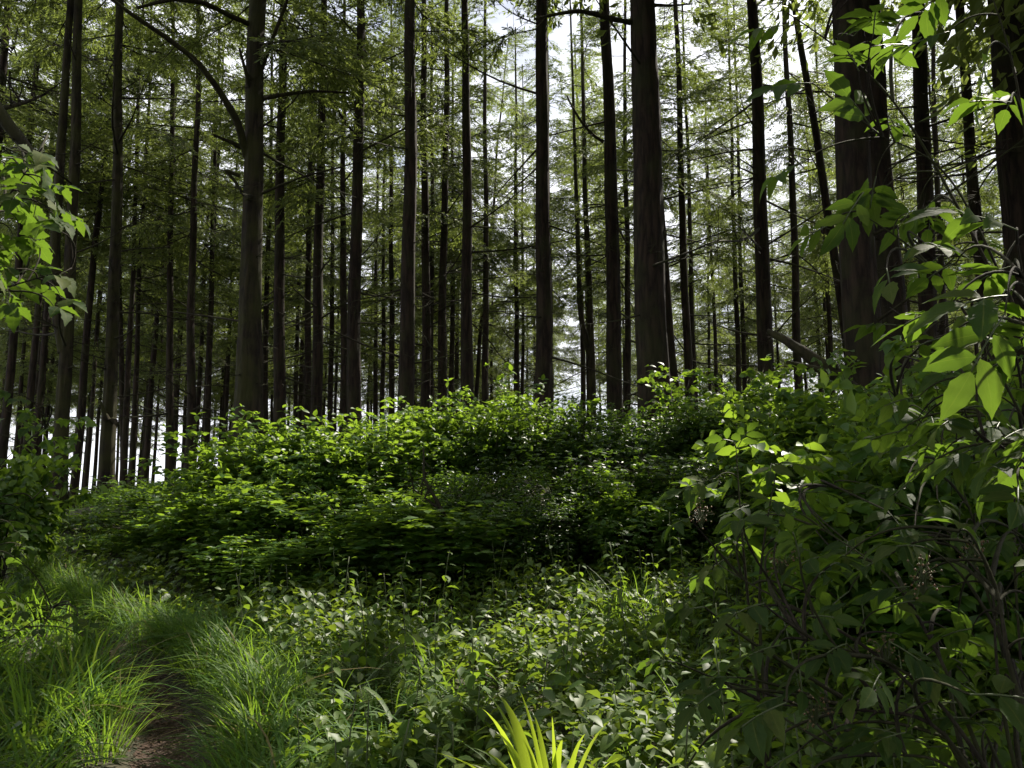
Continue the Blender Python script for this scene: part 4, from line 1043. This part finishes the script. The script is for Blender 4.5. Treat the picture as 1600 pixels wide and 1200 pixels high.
# tall stems hanging over the top corner
n = fill(24, 1330, 1640, -60, 420, 2.4, 3.4, .10, .13, accept=lambda x, y: x > 1300 + .15 * y) + [
    (at(1365, 205, 2.6), .14, 5, (-.3, -.1, .45), (.2, -.8, .5)), (at(1270, 130, 2.7), .12, 5, (-1, 0, .05), (.1, -.6, .8)), (at(1240, 40, 2.8), .12, 5, (-1, .1, .1)), (at(1260, 250, 2.8), .11, 5, (-1, 0, -.4)),
    (at(1545, 75, 2.4), .13, 5, (-.3, 0, -.9)), (at(1580, 160, 2.3), .12, 5, (-.9, -.1, .1)), (at(1420, 70, 2.7), .12, 5, (-1, 0, .1)), (at(1350, 300, 2.7), .11, 5, (-.5, 0, -.6)), (at(1300, 350, 2.8), .10, 5, (-.8, 0, -.3))]
elder('tall elder shrub whose long leaves hang across the big trunks high in the corner', (2.3, 3.1),
      [[(2.25, 3.1, 1.6), at(1560, 420, 2.9), at(1480, 250, 2.8), at(1380, 215, 2.65)], [(2.2, 3.0, 1.7), at(1610, 300, 2.6), at(1590, 100, 2.5), at(1530, -60, 2.5)], [(2.3, 3.2, 1.8), at(1500, 330, 3.0), at(1400, 140, 2.9), at(1290, 60, 2.8), at(1230, 20, 2.8)], [(2.2, 3.1, 1.4), at(1480, 420, 2.9), at(1340, 330, 2.8)]], n, ELDER_LEAF)
# close leaves at the edge, mid height
n = fill(22, 1480, 1660, 400, 780, 1.8, 2.5, .09, .12) + fill(18, 1400, 1600, 450, 800, 2.5, 3.2, .09, .12) + [
    (at(1575, 462, 1.75), .16, 3, (-1, .0, -.02), (.3, -.5, .85)), (at(1570, 490, 1.8), .13, 5, (-.6, -.1, -.7), (.1, -.8, .5)), (at(1590, 360, 1.8), .12, 5, (-.8, 0, .4)), (at(1555, 690, 2.1), .10, 5, (-.9, 0, -.2))]
elder('close elder shrub with one glowing yellow-green leaf at the picture edge', (1.75, 2.0), [[(1.7, 2.0, 1.0), at(1640, 600, 2.0), at(1600, 450, 1.95), at(1590, 380, 1.9)], [(1.75, 2.1, 1.1), at(1560, 640, 2.6), at(1450, 520, 3.0), at(1390, 480, 3.2)], [(1.7, 2.0, .9), at(1620, 720, 2.1), at(1540, 690, 2.2)]], n, ELDER_LEAF)
# the dark lower mass
n = fill(44, 1040, 1620, 800, 1230, 2.1, 3.5, .085, .12, accept=lambda x, y: x > 1000 + .10 * (y - 780) + 120 * rng.random()) + [
    (at(1515, 1085, 1.75), .12, 5, (.6, -.3, .1), (0, -.5, .85)), (at(1280, 870, 2.6), .115, 3, (-.9, -.2, -.15)), (at(1245, 800, 2.9), .11, 5, (-.5, -.2, .3))]
elder('dark low elder shrub with berry clusters spreading over the front of the clearing', (1.6, 2.45), [[at(1480, 1100, 2.5), at(1330, 990, 2.6), at(1200, 930, 2.8), at(1120, 880, 3.0)], [at(1500, 1080, 2.4), at(1400, 900, 2.7), at(1290, 830, 2.9)], [at(1500, 1120, 2.2), at(1350, 1110, 2.4), at(1200, 1100, 2.8)], [at(1560, 1100, 2.2), at(1550, 900, 2.5)]], n, ELDER_LEAF,
      berries=[at(1222, 880, 2.7), at(1095, 805, 3.2), at(1385, 1015, 2.5), at(1270, 1110, 2.4), at(1520, 860, 2.6)])
n = fill(48, 1080, 1640, 820, 1230, 1.9, 3.0, .085, .12, accept=lambda x, y: x > 1150 + .25 * abs(y - 900) * rng.random())
elder('dark low elder shrub in deepest shade at the front corner', (1.75, 2.2), [[at(1520, 1160, 2.2), at(1420, 1040, 2.2), at(1260, 1000, 2.4)], [at(1580, 1100, 2.1), at(1560, 900, 2.2), at(1500, 830, 2.4)], [at(1500, 1180, 2.2), at(1330, 1180, 2.4)]], n, ELDER_LEAF, berries=[at(1440, 900, 2.2)])
n = fill(48, 1200, 1640, 520, 900, 3.0, 4.4, .10, .14, accept=lambda x, y: x > 1480 - (y - 500) * .75)
elder('shaded elder shrub standing between the front leaves and the great double trunk', (2.5, 4.1), [[at(1540, 860, 4.0), at(1480, 700, 3.9), at(1400, 620, 3.9)], [at(1540, 860, 4.0), at(1400, 780, 4.2), at(1290, 760, 4.2)], [at(1580, 820, 3.9), at(1600, 650, 3.7)]], n, ELDER_LEAF)
# the young elder with the backlit leaf
n = [(at(1118, 748, 3.3), .125, 5, (-1, -.15, -.15), (.2, -.55, .8)), (at(1152, 700, 3.4), .085, 5, (.2, -.3, .5)), (at(1145, 690, 3.4), .08, 3, (-.7, -.1, .25)), (at(1225, 722, 3.4), .10, 5, (1, -.1, -.1)), (at(1205, 725, 3.4), .10, 3, (-.2, -.5, -.2)),
     (at(1170, 790, 3.3), .09, 5, (-.6, -.4, -.1)), (at(1200, 800, 3.3), .09, 5, (.6, -.4, 0)), (at(1165, 850, 3.2), .09, 5, (-.8, -.2, 0)), (at(1140, 870, 3.1), .09, 5, (-.6, -.3, -.2)), (at(1230, 850, 3.1), .10, 5, (.5, -.5, -.1)), (at(1250, 770, 3.5), .10, 5, (.7, 0, .1))]
elder('young elder lifting one bright backlit leaf in front of the dark thicket', (1.05, 3.35), [[at(1170, 960, 3.3), at(1158, 820, 3.35), at(1150, 700, 3.4)], [at(1180, 940, 3.3), at(1200, 800, 3.35), at(1215, 728, 3.4)]], n, ELDER_LEAF, rad=.008)
# broad leaves hanging in from the other side
n = fill(50, -60, 118, 235, 480, 3.2, 4.0, .085, .115, (3, 5), accept=lambda x, y: x < 60 + .25 * (y - 220) and x < 150 - .1 * (y - 300)) + [(at(20, 235, 3.4), .11, 5, (-.3, -.3, .1)), (at(55, 250, 3.4), .10, 3, (.8, -.2, -.6)), (at(85, 300, 3.5), .08, 5, (.3, -.3, -.8))]
elder('sunlit broad-leaved sapling reaching in at the forest side above the path', (-3.0, 3.3), [[(-2.95, 3.4, 1.7), at(-80, 420, 3.5), at(20, 300, 3.5), at(60, 240, 3.5)], [(-2.95, 3.4, 1.5), at(-100, 480, 3.6), at(40, 440, 3.7), at(110, 420, 3.7)]], n, BROAD_LEAF, name='broadleaf_sapling')
n = fill(22, -40, 60, 850, 1000, 5.8, 7.0, .075, .10, (3, 5)) + fill(8, 40, 130, 920, 1000, 5.6, 6.4, .07, .09, (3, 5))
elder('bright sunlit leafy bush at the edge beside the dark long-bladed grass', (-4.4, 6.5), [[at(-20, 980, 6.4), at(10, 890, 6.4)], [at(10, 1000, 6.3), at(80, 950, 6.1)], [at(-60, 950, 6.4), at(-30, 870, 6.5)]], n, BROAD_LEAF, name='broadleaf_bush', rad=.008)
n = fill(20, -60, 110, 600, 850, 6.0, 8.0, .10, .13, (3, 5), accept=lambda x, y: x < 115 - .3 * abs(y - 720))
elder('shaded broad-leaved bush in front of the forked trunk', (-5.2, 7.2), [[at(-60, 820, 7.2), at(0, 720, 7.1), at(70, 670, 7.0)], [at(-60, 840, 7.2), at(50, 780, 7)], [at(-80, 760, 7.2), at(-20, 640, 7.2)]], n, BROAD_LEAF, name='broadleaf_bush')

# ------------------------------------------------------------------ fallen log, bare stem, overhanging limb
def limb_thing(name, label, cat, rows, mat, group=None):
    base = np.array(rows[0][0][0]); root = thing(name, label, cat, base, group)
    for k, (pts, r0, r1) in enumerate(rows):
        pts = np.array(pts) - base; tt = np.linspace(0, 1, len(pts)); t = np.linspace(0, 1, 26)
        P = np.stack([np.interp(t, tt, pts[:, j]) for j in range(3)], 1)
        for _ in range(4): P[1:-1] = (P[:-2] + 2 * P[1:-1] + P[2:]) / 4
        g = Geo(); g.add(*tube(P, r0 + (r1 - r0) * t, 9, .07))
        for q in range(8):
            u = rng.uniform(.2, 1); b = np.array([np.interp(u, t, P[:, j]) for j in range(3)]); d = nrm(rng.normal(0, 1, 3)); l_ = rng.uniform(.12, .5); s = np.linspace(0, 1, 4)[:, None]
            g.add(*tube(b + d * l_ * s, .007 * (1.2 - s[:, 0]), 3, cap=False))
        nm = 'trunk' if k == 0 else 'limb'
        link(nm, g.mesh(nm, [mat]), root)
limb_thing('fallen_log', 'dark fallen log slanting up out of the shrubs beside the great trunk', 'log', [([at(1345, 625, 10.8), at(1312, 590, 10.8), at(1270, 560, 10.9), at(1225, 530, 11.1), at(1200, 518, 11.3)], .13, .04), ([at(1300, 585, 10.8), at(1270, 575, 10.7), at(1230, 566, 10.6)], .06, .025), ([at(1312, 590, 10.8), at(1306, 570, 10.7), at(1300, 560, 10.6)], .03, .01)], M_mossy)
limb_thing('bare_stem', 'dark crooked bare stem twisting up through the bramble thicket', 'stem', [([at(720, 850, 9.0), at(692, 800, 9.1), at(675, 770, 9.1), at(662, 750, 9.1), at(662, 700, 9.2)], .030, .010), ([at(690, 798, 9.1), at(660, 775, 9.1), at(640, 760, 9.1)], .018, .006)], M_twig)
limb_thing('overhanging_limb', 'dark mossy limb slanting down behind the sunlit broad leaves', 'branch', [(((-9.4, 5.6, 7.4), (-7.0, 6.0, 6.5), at(-80, 60, 6.2), at(-10, 165, 6), at(20, 205, 6), at(45, 235, 6), at(60, 262, 5.9)), .075, .035), ([at(-5, 172, 6), at(40, 160, 6.2), at(75, 145, 6.4)], .02, .008)], M_mossy)
